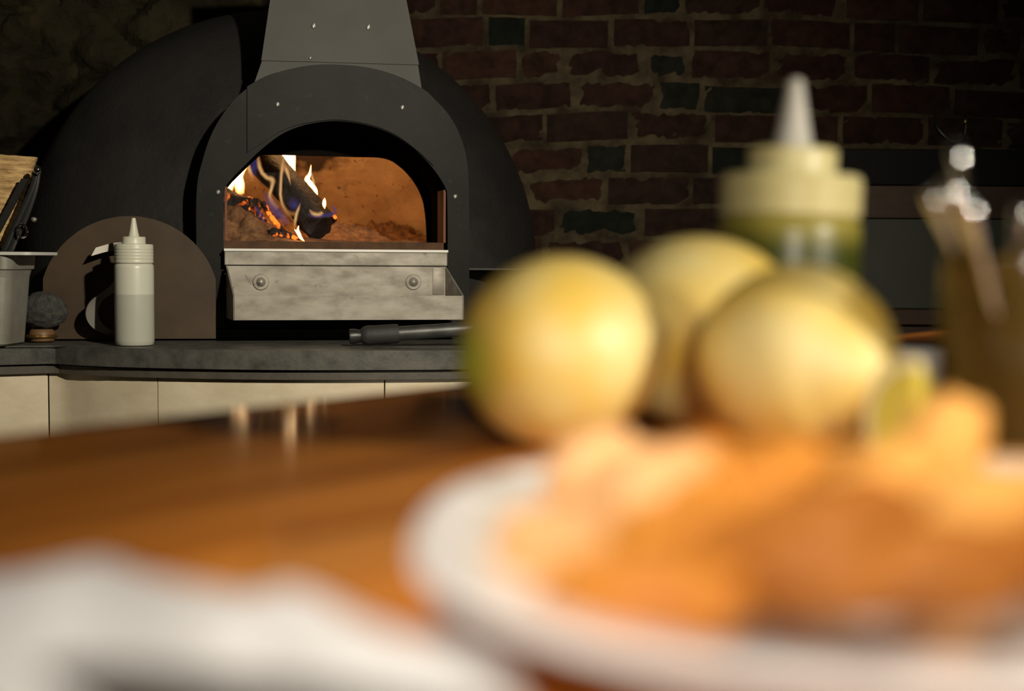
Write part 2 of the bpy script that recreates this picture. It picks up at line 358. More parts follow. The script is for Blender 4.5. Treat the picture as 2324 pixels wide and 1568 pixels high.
# ------------------------------------------------------------------ room shell
random.seed(5)
WY = 3.95
def brick_wall():
    bm = bmesh.new()
    course = 0.0865; z = 0.35; row = 0
    while z < 2.15:
        x = -0.75 - random.random() * 0.2 - (0.11 if row % 2 else 0)
        wav = 0.006
        while x < 2.9:
            head = random.random() < 0.33
            L = (0.105 if head else 0.212) * random.uniform(0.93, 1.06)
            h = course - 0.013 + random.uniform(-0.004, 0.003); dz = random.uniform(-0.004, 0.004)
            nx, nz = 7, 4; g = []
            off = Vector((random.random() * 50, random.random() * 50, 0)); dep = random.uniform(-0.006, 0.004)
            tilt = random.uniform(-0.03, 0.03)
            for j in range(nz + 1):
                rw = []
                for i in range(nx + 1):
                    u, w = i / nx, j / nz
                    px = x + u * L; pz = z + dz + w * h + tilt * (u - .5) * L + 0.012 * math.sin(px * 2.2 + 0.7) + 0.004 * math.sin(px * 7 + row)
                    e = min(u * L, (1 - u) * L, w * h, (1 - w) * h)
                    k = noise.noise(Vector((px * 28, pz * 28, 0)) + off)
                    rw.append(bm.verts.new((px + 0.0025 * k, WY + dep + (0.007 if e < 1e-5 else 0) + 0.004 * k, pz + 0.003 * noise.noise(Vector((px * 30, 3, pz * 30))))))
                g.append(rw)
            for j in range(nz):
                for i in range(nx): bm.faces.new((g[j][i], g[j][i + 1], g[j + 1][i + 1], g[j + 1][i]))
            ring = [g[0][i] for i in range(nx + 1)] + [g[j][nx] for j in range(1, nz + 1)] + [g[nz][i] for i in range(nx - 1, -1, -1)] + [g[j][0] for j in range(nz - 1, 0, -1)]
            back = [bm.verts.new((v.co.x, WY + 0.06, v.co.z)) for v in ring]
            for i in range(len(ring)):
                j = (i + 1) % len(ring); bm.faces.new((ring[i], back[i], back[j], ring[j]))
            x += L + 0.012 + random.uniform(0, 0.005)
        z += course; row += 1
    nb = len(bm.faces)
    gx, gz = 240, 130; g = []
    for j in range(gz + 1):
        g.append([bm.verts.new((-1.0 + 3.9 * i / gx, WY + 0.007 + 0.006 * noise.noise(Vector((i * .9, j * .9, 7))) - 0.004 * noise.noise(Vector((i * .21, j * .21, 2))), 0.0 + 2.2 * j / gz)) for i in range(gx + 1)])
    for j in range(gz):
        for i in range(gx):
            f = bm.faces.new((g[j][i], g[j][i + 1], g[j + 1][i + 1], g[j + 1][i])); f.material_index = 1
    m, nt, b = new_mat('old_red_brick'); N = nt.nodes; L = nt.links
    ge = N.new('ShaderNodeNewGeometry'); cr_ = N.new('ShaderNodeValToRGB'); cr_.color_ramp.interpolation = 'CONSTANT'
    e = cr_.color_ramp.elements; e[0].color = (0.0322, 0.0136, 0.0087, 1); e[1].position = 0.25; e[1].color = (0.0267, 0.0112, 0.0074, 1)
    for p, c in ((0.5, (0.0372, 0.0167, 0.0099, 1)), (0.7, (0.0236, 0.0124, 0.0081, 1)), (0.84, (0.0124, 0.0130, 0.0087, 1)), (0.93, (0.0087, 0.0105, 0.0074, 1))):
        k = e.new(p); k.color = c
    L.new(ge.outputs['Random Per Island'], cr_.inputs[0])
    tc = N.new('ShaderNodeTexCoord'); nz = N.new('ShaderNodeTexNoise'); nz.inputs['Scale'].default_value = 30; nz.inputs['Detail'].default_value = 8
    L.new(tc.outputs['Object'], nz.inputs['Vector'])
    mr = N.new('ShaderNodeMapRange'); mr.inputs[1].default_value = .3; mr.inputs[2].default_value = .7; mr.inputs[3].default_value = .55; mr.inputs[4].default_value = 1.4; L.new(nz.outputs[0], mr.inputs[0])
    hs = N.new('ShaderNodeHueSaturation'); L.new(cr_.outputs[0], hs.inputs['Color']); L.new(mr.outputs[0], hs.inputs['Value']); L.new(hs.outputs[0], b.inputs['Base Color'])
    b.inputs['Roughness'].default_value = 0.9; b.inputs['Specular IOR Level'].default_value = 0.2
    bp = N.new('ShaderNodeBump'); bp.inputs['Distance'].default_value = 0.004; L.new(nz.outputs[0], bp.inputs['Height']); L.new(bp.outputs[0], b.inputs['Normal'])
    mo = mat('lime_mortar', (0.105, 0.080, 0.044), 0.95, 0, (0.035, 0.025, 0.014), 14, 0.006, 70, lo=0.35, hi=0.62, spec=0.2)
    tag(obj('wall_back', bm, [m, mo]), kind='structure')
brick_wall()

def rubble_wall():
    bm = bmesh.new(); gx, gz = 170, 150; g = []
    for j in range(gz + 1):
        rw = []
        for i in range(gx + 1):
            x = -2.6 + 1.98 * i / gx; z = 0.0 + 2.2 * j / gz
            p = Vector((x * 4.2, z * 6.5, 1.3))
            d, pts = noise.voronoi(p + 0.25 * Vector((noise.noise(p * 1.7), noise.noise(p * 1.7 + Vector((9, 9, 9))), 0)))
            st = min(1.0, (d[1] - d[0]) * 3.2)
            y = WY - 0.03 - 0.05 * st - 0.02 * noise.noise(p * 2.3) - 0.012 * noise.noise(p * 7)
            rw.append(bm.verts.new((x, y, z)))
        g.append(rw)
    for j in range(gz):
        for i in range(gx): bm.faces.new((g[j][i], g[j][i + 1], g[j + 1][i + 1], g[j + 1][i]))
    m = mat('mossy_rubble_stone', (0.042, 0.034, 0.017), 0.95, 0, (0.016, 0.013, 0.007), 5, 0.012, 35, spec=0.2)
    mix_layer(m, (0.06, 0.044, 0.02), 7, 0.60, 0.75)
    tag(obj('wall_left', bm, m), kind='structure')
rubble_wall()
bm = bmesh.new(); box(bm, -2.6, 2.9, -1.5, WY + 0.06, -0.05, 0.0); tag(obj('floor', bm, M['floor'], smooth=False), kind='structure')

# ------------------------------------------------------------------ counter
CT = 0.90
left = [(-1.75, 2.37), (-1.0, 2.685), (-0.895, 2.735)]
curve = cr([(-0.880, 2.735), (-0.78, 2.680), (-0.66, 2.645), (-0.5, 2.622), (-0.37, 2.620), (-0.22, 2.635), (-0.085, 2.665), (0.10, 2.76), (0.28, 2.95), (0.40, 3.25), (0.44, 3.85)], 60)
front = [Vector(p) for p in left] + curve
def inset_path(path, d):
    out = []
    for i, p in enumerate(path):
        t = (path[min(i + 1, len(path) - 1)] - path[max(i - 1, 0)]).normalized(); n = Vector((-t.y, t.x)); out.append(p + n * d)
    return out
def slab(path, z0, z1, back=3.85):
    pts = list(path) + [Vector((path[0].x, back))]
    bm = bmesh.new(); a = [bm.verts.new((p.x, p.y, z0)) for p in pts]; b = [bm.verts.new((p.x, p.y, z1)) for p in pts]; n = len(a)
    for i in range(n): bm.faces.new((a[i], a[(i + 1) % n], b[(i + 1) % n], b[i]))
    bm.faces.new(list(reversed(a))); bm.faces.new(b)
    return bm
cn = empty('kitchen_counter', (0, 0, 0), 0, 'curved dark stone kitchen counter with cream tiled front under the oven', 'counter')
bm = slab(front, 0.864, CT); es = [e for e in bm.edges if all(v.co.z > CT - 1e-4 for v in e.verts)]
bmesh.ops.bevel(bm, geom=es, offset=0.004, segments=2, affect='EDGES')
obj('worktop', bm, M['stone'], cn, angle=30)
obj('ledge', slab(inset_path(front, 0.010), 0.845, 0.8615), M['ledge'], cn, angle=30)
obj('core', slab(inset_path(front, 0.035), 0.0, 0.8635), M['plinth'], cn, angle=30)
tp = inset_path(front, 0.022); tp2 = inset_path(front, 0.034)
acc = [0]
for a, b in zip(tp, tp[1:]): acc.append(acc[-1] + (b - a).length)
def along(path, s):
    for i in range(len(acc) - 1):
        if acc[i + 1] >= s: return path[i].lerp(path[i + 1], (s - acc[i]) / (acc[i + 1] - acc[i]))
    return path[-1]
def find_s(px):
    for k in range(400):
        s = acc[-1] * k / 400; p = along(tp, s)
        if (p.x / p.y * FPX + W / 2) > px: return s
s0 = acc[2] + 0.003
joints = [0.02, s0 - 0.55, s0, find_s(352), find_s(869), find_s(1200), acc[-1] - 0.1]
bm = bmesh.new()
for zz0, zz1 in ((0.56, 0.8445), (0.27, 0.557), (0.0, 0.267)):
    for a, b in zip(joints, joints[1:]):
        n = 14; g = []
        for k in range(n + 1):
            s = a + 0.0013 + (b - a - 0.0026) * k / n; p, q = along(tp, s), along(tp2, s)
            g.append([bm.verts.new((p.x, p.y, zz0)), bm.verts.new((p.x, p.y, zz1)), bm.verts.new((q.x, q.y, zz1)), bm.verts.new((q.x, q.y, zz0))])
        for c, d in zip(g, g[1:]):
            for k in range(4): bm.faces.new((c[k], c[(k + 1) % 4], d[(k + 1) % 4], d[k]))
        bm.faces.new(list(reversed(g[0]))); bm.faces.new(g[-1])
obj('tiled_front', bm, M['tile'], cn, angle=30)

# ------------------------------------------------------------------ pizza oven
TH = R(12); OO = at(762, 588, 3.0); OO.z = CT
oven = empty('pizza_oven', OO, TH, 'black domed wood-fired pizza oven with arched mouth standing on the stone counter', 'oven')
RI = Matrix.Rotation(-TH, 3, 'Z')
def ol(px, py, yl):
    p = RI @ (CAM - OO); q = RI @ ray(px, py); t = (yl - p.y) / q.y; r = p + q * t
    return r.x, r.z
def opath(pts, yl): return [ol(x, y, yl) for x, y in pts]

# dome: upright sides, round top
def dome_bm():
    bm = bmesh.new(); cx, cz = ol(652, 606, 0.5); cy = 0.5
    rx = 0.615; rz = ol(652, 28, 0.5)[1] - cz; ry = 0.44; n, m = 220, 90; rings = []
    prof = [(1.0, -cz + 0.001), (1.0, -0.12), (1.0, 0.0)]
    for i in range(1, m + 1):
        a = math.pi / 2 * i / m; prof.append((math.cos(a), math.sin(a) * rz))
    for r, z in prof:
        if r < 1e-4: rings.append([bm.verts.new((cx, cy, cz + z))]); continue
        rings.append([bm.verts.new((cx + rx * r * math.cos(2 * math.pi * k / n), cy + ry * r * math.sin(2 * math.pi * k / n), cz + z)) for k in range(n)])
    for a, b in zip(rings, rings[1:]):
        for k in range(n):
            j = (k + 1) % n
            if len(b) == 1: bm.faces.new((a[k], a[j], b[0]))
            else: bm.faces.new((a[k], a[j], b[j], b[k]))
    # mouth cut away so the fire chamber shows
    x0, x1 = -0.262, 0.262; cm = lambda f: f.calc_center_median()
    kill = [f for f in bm.faces if cm(f).y < 0.35 and ((cm(f).z < 0.28 and abs(cm(f).x) < .272) or (cm(f).x / .272) ** 2 + ((cm(f).z - .28) / .262) ** 2 < 1)]
    bmesh.ops.delete(bm, geom=kill, context='FACES')
    return bm
obj('dome', dome_bm(), M['dome'], oven)

outer_px = [(446, 778), (446, 600), (446, 440), (458, 370), (487, 290), (540, 218), (610, 172), (690, 152), (757, 148), (835, 155), (905, 175), (962, 205), (1012, 252), (1042, 302), (1060, 365), (1064, 440), (1065, 600), (1065, 778)]
inner_px = [(508, 778), (508, 600), (509, 440), (524, 408), (553, 378), (592, 340), (640, 304), (690, 284), (745, 275), (795, 277), (852, 289), (902, 311), (950, 347), (985, 385), (1010, 424), (1015, 450), (1016, 600), (1016, 778)]
NA = 80
outer = cr(opath(outer_px, 0.0), NA); inner = cr(opath(inner_px, 0.0), NA)
outer = [(p.x, max(p.y, 0.002)) for p in outer]; inner = [(p.x, max(p.y, 0.002)) for p in inner]
bm = arch_ring(bmesh.new(), outer, inner, 0.0, 0.26)
for f in bm.faces:
    c = f.calc_center_median()
    if c.y > 0.02 and c.z < inner[len(inner) // 2][1] + .004 and min((Vector((c.x, c.z)) - Vector(p)).length for p in inner) < .012: f.material_index = 1
arch_o = obj('arch_surround', bm, [M['arch'], M['soot']], oven, angle=30)

# raised front panel over the crown of the arch
po = [(561, 196), (610, 170), (690, 150), (757, 146), (835, 153), (905, 173), (962, 203), (984, 222)]
pi_ = [(561, 346), (592, 326), (640, 296), (690, 280), (745, 272), (795, 274), (852, 286), (902, 308), (950, 344), (984, 376)]
ou = cr(opath(po, -0.006), 44); ii = cr(opath(pi_, -0.006), 44)
crown_o = obj('crown_panel', arch_ring(bmesh.new(), [(p.x, p.y) for p in ou], [(p.x, p.y) for p in ii], -0.005, 0.0005), M['arch'], oven, angle=30)

# inner throat plate with flat lintel
lint = [(455, 600), (455, 470), (480, 395), (540, 353), (600, 351), (700, 353), (800, 356), (872, 359), (908, 378), (938, 410), (958, 448), (966, 490), (969, 540), (970, 600)]
lo_ = cr(opath(lint, 0.24), NA)
big = cr([(-0.30, 0.14), (-0.30, 0.3), (-0.2, 0.42), (0.0, 0.475), (0.2, 0.42), (0.30, 0.3), (0.30, 0.14)], NA)
obj('throat_plate', arch_ring(bmesh.new(), [(p.x, p.y) for p in big], [(p.x, p.y) for p in lo_], 0.235, 0.25), M['soot'], oven, angle=30)

# fire chamber
FZ = ol(740, 549, 0.05)[1]
bm = bmesh.new(); n, m = 40, 22; g = []
for j in range(m + 1):
    s = j / m; y = 0.25 + 0.62 * s; w = (1 - s ** 2.6) ** 0.5 if s < 1 else 0.0
    rw = []
    for i in range(n + 1):
        a = math.pi * i / n; k = noise.noise(Vector((math.cos(a) * 4, y * 6, math.sin(a) * 4))) * 0.01
        rw.append(bm.verts.new((-0.02 - 0.40 * math.cos(a) * max(w, 0.02) + k, y + k, FZ - 0.02 + 0.36 * math.sin(a) * max(w, 0.02))))
    g.append(rw)
for j in range(m):
    for i in range(n): bm.faces.new((g[j][i], g[j][i + 1], g[j + 1][i + 1], g[j + 1][i]))
obj('fire_chamber', bm, M['brickin'], oven, angle=80)
bm = bmesh.new(); box(bm, -0.232, 0.232, 0.012, 0.26, FZ - 0.022, FZ); box(bm, -0.42, 0.40, 0.2601, 0.87, FZ - 0.022, FZ)
obj('hearth', bm, M['hearth'], oven, smooth=False)
# inner side linings of the mouth (red of the firelight put into their colour)
bm = bmesh.new(); xr = inner[-1][0] - 0.0035
box(bm, xr - 0.005, xr, 0.010, 0.09, FZ, ol(1012, 432, 0.03)[1])
obj('jamb_lining', bm, M['jamb'], oven, smooth=False)
bm = bmesh.new(); xl = inner[0][0] + 0.0035
box(bm, xl, xl + 0.005, 0.010, 0.09, FZ, ol(1012, 432, 0.03)[1])
obj('jamb_lining', bm, M['jamb'], oven, smooth=False)
# ash bed
bm = bmesh.new(); gx, gy = 90, 60; g = []
for j in range(gy + 1):
    rw = []
    for i in range(gx + 1):
        y = 0.262 + 0.52 * j / gy; x = -0.02 + 0.36 * (1 - ((y - .25) / .62) ** 2.6) ** .5 * (2 * i / gx - 1)
        edge = min(1, (y - 0.262) * 14)
        hh = 0.062 * math.exp(-((x + 0.20) / 0.10) ** 2) * edge + 0.045 * math.exp(-((y - 0.72) / 0.09) ** 2) + 0.006
        hh *= 1 + 0.5 * noise.noise(Vector((x * 22, y * 22, 0))) + 0.35 * noise.noise(Vector((x * 60, y * 60, 3)))
        rw.append(bm.verts.new((x, y, FZ + max(hh * edge, 0.0005))))
    g.append(rw)
for j in range(gy):
    for i in range(gx): bm.faces.new((g[j][i], g[j][i + 1], g[j + 1][i + 1], g[j + 1][i]))
ash = obj('ash', bm, M['ash'], angle=80); ash.matrix_world = Matrix.Translation(OO) @ Matrix.Rotation(TH, 4, 'Z')
tag(ash, 'brown ash and cinders heaped on the oven hearth', 'ash', kind='stuff')

# sill and ash tray
def q(px, py, yl): x, z = ol(px, py, yl); return x, z
xa, zt = q(509, 565, -0.03); xb, _ = q(1016, 569, -0.03); _, zb = q(760, 603, -0.03)
bm = bmesh.new(); box(bm, xa, xb, -0.03, 0.02, zb, zt, bevel=0.002); obj('sill', bm, M['steel'], oven, smooth=False)
bm = bmesh.new(); box(bm, xa - 0.001, xb + 0.001, -0.0335, 0.015, zt - 0.0045, zt + 0.0012, bevel=0.001); obj('sill_lit_edge', bm, M['rimsteel'], oven, smooth=False)  # pale strip, painted as the lit front edge of the sill
YL = -0.15
lx0, lz1 = q(529, 671, YL); lx1, _ = q(1053, 672, YL); _, lz0 = q(790, 726, YL)
bx0, bz1 = q(513, 602, -0.032); bx1, _ = q(1013, 606, -0.032)
bm = bmesh.new(); box(bm, bx0, bx1, -0.034, -0.031, lz0 + 0.004, bz1 - 0.001)                 # back plate
box(bm, lx0, lx1, YL, YL + 0.003, lz0, lz1)                                              # front lip
box(bm, lx0, lx1, YL + 0.003, -0.031, lz0, lz0 + 0.003)                                  # pan bottom
for sx_, bx_ in ((lx0, bx0), (lx1 - 0.003, bx1 - 0.003)):                                   # side gussets
    v = [(bx_, -0.032, bz1 - 0.001), (sx_, YL, lz1), (sx_, YL, lz0), (bx_, -0.032, lz0)]
    a = [bm.verts.new(p) for p in v]; b = [bm.verts.new((p[0] + 0.003, p[1], p[2])) for p in v]
    bm.faces.new(a); bm.faces.new(b)
    for k in range(4): bm.faces.new((a[k], a[(k + 1) % 4], b[(k + 1) % 4], b[k]))
tray = obj('ash_tray', bm, M['steel'], oven, smooth=False)
bm = bmesh.new(); x0, z0 = q(982, 608, -0.0345); x1, z1 = q(1008, 668, -0.0345); box(bm, x0, x1, -0.0365, -0.034, z1, z0, bevel=0.0005)
obj('bracket', bm, M['steel'], tray, angle=30)
def screw(px, py, yl, r, washer=False, host=None):
    x, z = ol(px, py, yl); mt = Matrix.Translation((x, yl, z)) @ Matrix.Rotation(R(90), 4, 'X')
    if washer:
        pr = [(0, 0), (r, 0), (r, 0.002), (r * 0.93, 0.003), (r * 0.6, 0.003), (r * 0.52, 0.004), (r * .45, 0.0055), (r * .38, 0.0065), (r * .22, 0.008), (r * .2, 0.009), (r * .1, 0.0095), (0, 0.0095)]
        return obj('bolt', lathe(pr, 28, mtx=mt), M['steel'], host or oven, angle=30)
    pr = [(0, -0.001), (r, -0.001), (r, 0.001), (r * 0.8, 0.0028), (r * 0.45, 0.0038), (0, 0.004)]
    bm = lathe(pr, 18, mtx=mt); box(bm, -r * .8, r * .8, -r * .12, r * .12, 0.003, 0.0044, mt @ Matrix.Rotation(R(70), 4, 'Z'))
    return obj('screw', bm, M['screw'], host or oven, angle=30)
for px, py in ((592, 640), (938, 640)): screw(px, py, -0.034, 0.0165, True, tray)
for px, py, yl in ((630, 237, -0.005), (913, 244, -0.005), (495, 436, 0.0), (1033, 446, 0.0)): screw(px, py, yl, 0.0052, False, crown_o if yl < 0 else arch_o)
# dark plinth under the tray
bm = bmesh.new(); box(bm, inner[0][0] + 0.001, inner[-1][0] - 0.001, 0.022, 0.25, 0.001, FZ - 0.023); box(bm, outer[0][0] - 0.01, outer[-1][0] + 0.03, -0.012, 0.0, 0.001, 0.022)
obj('plinth', bm, M['plinth'], oven, smooth=False)
bm = bmesh.new(); xq, zq = ol(1067, 609, 0.06); box(bm, xq, xq + 0.26, 0.10, 0.32, zq - 0.004, zq, bevel=0.001); obj('side_shelf', bm, M['flue'], oven, smooth=False)

# flue hood
def slopebox(corn_f, yb, yf, shrink=0.0):
    bm = bmesh.new(); a = [bm.verts.new((x, yf, z)) for x, z in corn_f]; b = [bm.verts.new((x, yb, z)) for x, z in corn_f]; n = len(a)
    for i in range(n): bm.faces.new((a[i], a[(i + 1) % n], b[(i + 1) % n], b[i]))
    bm.faces.new(list(reversed(a))); bm.faces.new(b); return bm
YF = 0.012
up = opath([(593, 137), (635, -150), (893, -150), (951, 147)], YF)
lowp = opath([(552, 260), (596, 134), (948, 143), (968, 270)], YF + 0.004)
hood_o = obj('flue_hood', slopebox(up, 0.20, YF), M['flue'], oven, smooth=False)
obj('hood_skirt', slopebox(lowp, 0.20, YF + 0.004), M['flue'], oven, smooth=False)
for px, py in ((712, 59), (836, 62)): screw(px, py, YF, 0.0058, False, hood_o)
screw(704, 132, YF, 0.003, False, hood_o)

# ------------------------------------------------------------------ logs and fire
def olw(px, py, yl):
    x, z = ol(px, py, yl); return Vector((x, yl, z))
OM = Matrix.Translation(OO) @ Matrix.Rotation(TH, 4, 'Z')
def log(name, a, b, ra, rb, m, label, seed, squash=0.85, n=26, segs=30, grp='logs burning in the oven'):
    """split firewood from a to b (oven coordinates)"""
    bm = bmesh.new(); d = b - a; Lg = d.length; off = Vector((seed * 5.1, seed, 0)); rings = []
    for i in range(segs + 1):
        s = i / segs; r = ra + (rb - ra) * s; rw = []
        bend = 0.012 * math.sin(s * math.pi + seed)
        for k in range(n):
            an = 2 * math.pi * k / n
            ca, sa = math.cos(an), math.sin(an)
            sq = 1.0 / max(abs(ca) ** 4 + abs(sa) ** 4, 1e-6) ** 0.25          # squarish split section
            rr = r * (0.55 + 0.45 * sq) * (1 + 0.20 * noise.noise(Vector((ca * 1.6, sa * 1.6, s * 3)) + off) + 0.10 * noise.noise(Vector((ca * 5, sa * 5, s * 12)) + off))
            rw.append(bm.verts.new((rr * ca, rr * sa * squash + bend, Lg * (s - .5) + 0.012 * noise.noise(Vector((ca * 2, sa * 2, 9)) + off) * (1 if i in (0, segs) else 0))))
        rings.append(rw)
    for p, q_ in zip(rings, rings[1:]):
        for k in range(n): bm.faces.new((p[k], p[(k + 1) % n], q_[(k + 1) % n], q_[k]))
    for rg, zz in ((rings[0], -Lg / 2), (rings[-1], Lg / 2)):
        c = bm.verts.new((0, 0, zz))
        for k in range(n): bm.faces.new((rg[k], rg[(k + 1) % n], c))
    o = obj(name, bm, m, angle=60)
    o.matrix_world = OM @ Matrix.Translation((a + b) / 2) @ d.to_track_quat('Z', 'Y').to_matrix().to_4x4()
    return tag(o, label, 'log', grp)
log('firewood_log', olw(538, 318, 0.50), olw(738, 512, 0.37), 0.043, 0.043, M['char'], 'thick charred log leaning diagonally across the flames', 1)
log('firewood_log', olw(470, 452, 0.56), olw(580, 470, 0.50), 0.040, 0.040, M['ember'], 'short glowing log lying on the ash behind the diagonal log', 2)
log('firewood_log', olw(596, 462, 0.36), olw(682, 545, 0.30), 0.0065, 0.0055, M['stick'], 'thin stick glowing orange along its edge before the charred log', 3, segs=20, n=14)
for k, (px, py, r) in enumerate(((622, 527, .012), (640, 533, .010), (655, 536, .008), (596, 500, .009), (575, 505, .010), (760, 492, .005))):
    bm = blob(bmesh.new(), r * 1.3, r, r * .8, 0.4, 2.2, k + 4, 3); o = obj('ember', bm, M['ember'] if k < 5 else M['stick'], angle=60)
    o.matrix_world = OM @ Matrix.Translation(olw(px, py, 0.31 if k < 3 else .36)) @ Euler((k, k * 2, k * 1.3)).to_matrix().to_4x4()
    tag(o, ['glowing ember chunk below the thin stick, nearest the log', 'glowing ember chunk beside the stick, middle of three', 'smallest glowing ember under the end of the stick', 'ember lump between the ash and the charred log', 'ember lump sitting on the ash below the short log', 'tiny orange ember at the far tip of the charred log'][k], 'ember', 'embers under the logs')
fire = empty('fire', OM @ olw(650, 530, 0.42), TH, 'yellow and white flames licking up around the burning logs', 'fire')
FI = fire.matrix_basis.inverted() if False else None
def flame(pts, rads, m, depth, flat=0.55):
    base = olw(650, 530, 0.42)
    wk = 1.7 if m is not M['flame'] else 1.15
    P = cr([(*(olw(x, y, depth) - base), r * wk) for (x, y), r in zip(pts, rads)], 44)
    bm = tube([p[:3] if hasattr(p, '__getitem__') else p for p in [tuple(p) for p in P]], [max(p[3] * 0.00105, 0.0004) for p in [tuple(p) for p in P]], n=16, flat=(1, flat))
    return obj('flame', bm, m, fire, angle=80)
class V4(Vector): pass
F0, F1, F2 = M['flame'], M['flame_thin'], M['flame_blue']
flame([(545, 440), (543, 418), (540, 402), (549, 384), (566, 362), (585, 335)], [16, 20, 19, 14, 10, 3], F0, 0.60)
flame([(522, 432), (524, 418), (528, 404), (536, 388)], [11, 12, 9, 2], F0, 0.58)
flame([(650, 430), (652, 405), (650, 380), (648, 355), (650, 315)], [6, 14, 21, 24, 6], F0, 0.60)
flame([(668, 425), (667, 402), (665, 378), (664, 352), (662, 315)], [3, 6, 9, 11, 3], F0, 0.58)
flame([(712, 466), (717, 446), (716, 432), (706, 418), (697, 408), (703, 394), (706, 374)], [3, 6, 7, 9, 10, 5, 1], F0, 0.50)
flame([(714, 430), (712, 415), (708, 400), (702, 380)], [3, 5, 4, 1], F1, 0.50)
flame([(737, 474), (736, 466), (736, 457), (737, 449)], [1, 6, 6, 1], F0, 0.33)
flame([(691, 548), (683, 540), (677, 530), (668, 520)], [1, 5, 5, 1], F0, 0.28)
flame([(684, 543), (680, 532), (676, 522), (678, 512)], [2, 5, 4, 1], F0, 0.28)
flame([(668, 520), (670, 502), (673, 486), (678, 472), (682, 460)], [3, 5, 5, 4, 1], F1, 0.28)
flame([(672, 486), (655, 484), (643, 468), (637, 448), (636, 424), (638, 400), (641, 378), (644, 352)], [8, 9, 6, 5, 5, 5, 6, 2], F1, 0.33)
flame([(630, 474), (617, 458), (612, 442), (617, 424), (618, 408), (604, 402), (592, 388), (587, 368), (586, 345)], [9, 8, 6, 6, 9, 7, 7, 7, 2], F1, 0.33)
flame([(660, 422), (656, 404), (651, 388), (645, 372)], [1, 4, 6, 3], F1, 0.32)
flame([(574, 405), (567, 388), (564, 370), (566, 345)], [5, 7, 5, 2], F1, 0.33)
flame([(576, 400), (576, 380), (580, 350)], [10, 12, 5], F2, 0.34)
flame([(732, 482), (722, 488), (710, 484), (702, 475)], [6, 8, 7, 2], F1, 0.30)
flame([(764, 480), (752, 486), (735, 489), (715, 492), (700, 486)], [3, 7, 7, 6, 3], F2, 0.30)
flame([(762, 484), (759, 474), (752, 464)], [4, 6, 2], F2, 0.30)
flame([(672, 478), (667, 462), (664, 445)], [12, 16, 6], F2, 0.31)
flame([(655, 510), (636, 490), (615, 462), (600, 435)], [9, 13, 13, 5], F2, 0.31)
flame([(600, 505), (590, 485), (578, 465)], [4, 6, 2], F2, 0.31)

# ------------------------------------------------------------------ oven door leaning at the side
DP = at(296, 776, 2.895); DP.z = CT
DM = Matrix.Translation(DP) @ Matrix.Rotation(R(9), 4, 'Z') @ Matrix.Rotation(R(-5), 4, 'X')
door = empty('oven_closure', DP, 0, 'rounded rusty brown steel oven door leaning on the oven behind the white bottle', 'oven door')
door.rotation_euler = DM.to_euler()
sc_ = 2.86 / FPX; hw = 0.171; hh = 0.256; sh = 0.122
rr_, zc_ = 0.178, 0.0766; a0_ = math.acos(hw / rr_)
outl = [(-hw, 0.004), (hw, 0.004)] + [(rr_ * math.cos(a), zc_ + rr_ * math.sin(a)) for a in [a0_ + (math.pi - 2 * a0_) * k / 40 for k in range(41)]]
bm = prism(bmesh.new(), outl, -0.004, 0.006); bmesh.ops.bevel(bm, geom=[e for e in bm.edges if len(e.link_faces) == 2 and e.calc_face_angle() > 1.2], offset=0.0015, segments=2, affect='EDGES')
obj('panel', bm, M['door'], door, angle=30)
hx = -0.030
pts = cr([(0.004, -0.004, 0.185), (0.0, -0.022, 0.190), (-0.030, -0.040, 0.188), (-0.066, -0.055, 0.176)], 10)
obj('handle_strap', strap(pts, 0.020, 0.003, (0.4, 0.25, 0.83)), mat('bare_steel', (0.27, 0.25, 0.22), 0.45, 0.3), door, angle=30)
pts = cr([(-0.004, -0.056, 0.128), (-0.030, -0.062, 0.100), (-0.060, -0.066, 0.076), (-0.068, -0.064, 0.050), (-0.058, -0.052, 0.028), (-0.034, -0.034, 0.014), (-0.014, -0.004, 0.016)], 28)
obj('handle_strap', strap(pts, 0.026, 0.003, (0.8, 0.55, 0.15)), bpy.data.materials['bare_steel'], door, angle=30)

# ------------------------------------------------------------------ squeeze bottles
def squeeze_bottle(loc, r, hb, cap_h, tier_r, tier_h, noz_h, mbody, mcap, mnoz, label, lean=0.0):
    t = empty('squeeze_bottle', loc, 0, label, 'squeeze bottle', 'plastic squeeze bottles')
    pr = [(0, 0.002), (r * 0.8, 0.0), (r * 0.93, 0.001), (r * 0.985, 0.005), (r, 0.011), (r, hb - 0.008), (r * .985, hb - 0.003), (r * 0.93, hb)]
    obj('bottle_body', lathe(pr, 56), mbody, t)
    rc = r * 0.985; z = hb + 0.0005; pr = [(0, z), (rc * 0.95, z), (rc, z + 0.002)]
    k = 5
    for i in range(k):
        zz = z + 0.003 + (cap_h - 0.008) * i / k; dd = (cap_h - 0.008) / k
        pr += [(rc, zz), (rc, zz + dd * 0.6), (rc * 0.985, zz + dd * 0.8)]
    pr += [(rc, z + cap_h - 0.004), (rc * 0.97, z + cap_h - 0.001), (tier_r * 1.02, z + cap_h), (tier_r, z + cap_h + 0.001), (tier_r, z + cap_h + tier_h - 0.001), (tier_r * 0.95, z + cap_h + tier_h), (0, z + cap_h + tier_h)]
    cap_o = obj('cap', lathe(pr, 56), mcap, t)
    z2 = z + cap_h + tier_h; rn = r * 0.27
    pr = [(0, z2), (rn * 1.1, z2), (rn, z2 + 0.002), (rn * 0.72, z2 + noz_h * .45), (rn * 0.42, z2 + noz_h * .92), (rn * 0.36, z2 + noz_h * 0.98), (rn * 0.2, z2 + noz_h), (0, z2 + noz_h)]
    obj('nozzle', lathe(pr, 28), mnoz, cap_o)
    t.rotation_euler = (0, lean, 0)
    return t
BY = 2.745; bl = at(306, 781, BY); bl.z = CT + 0.0005
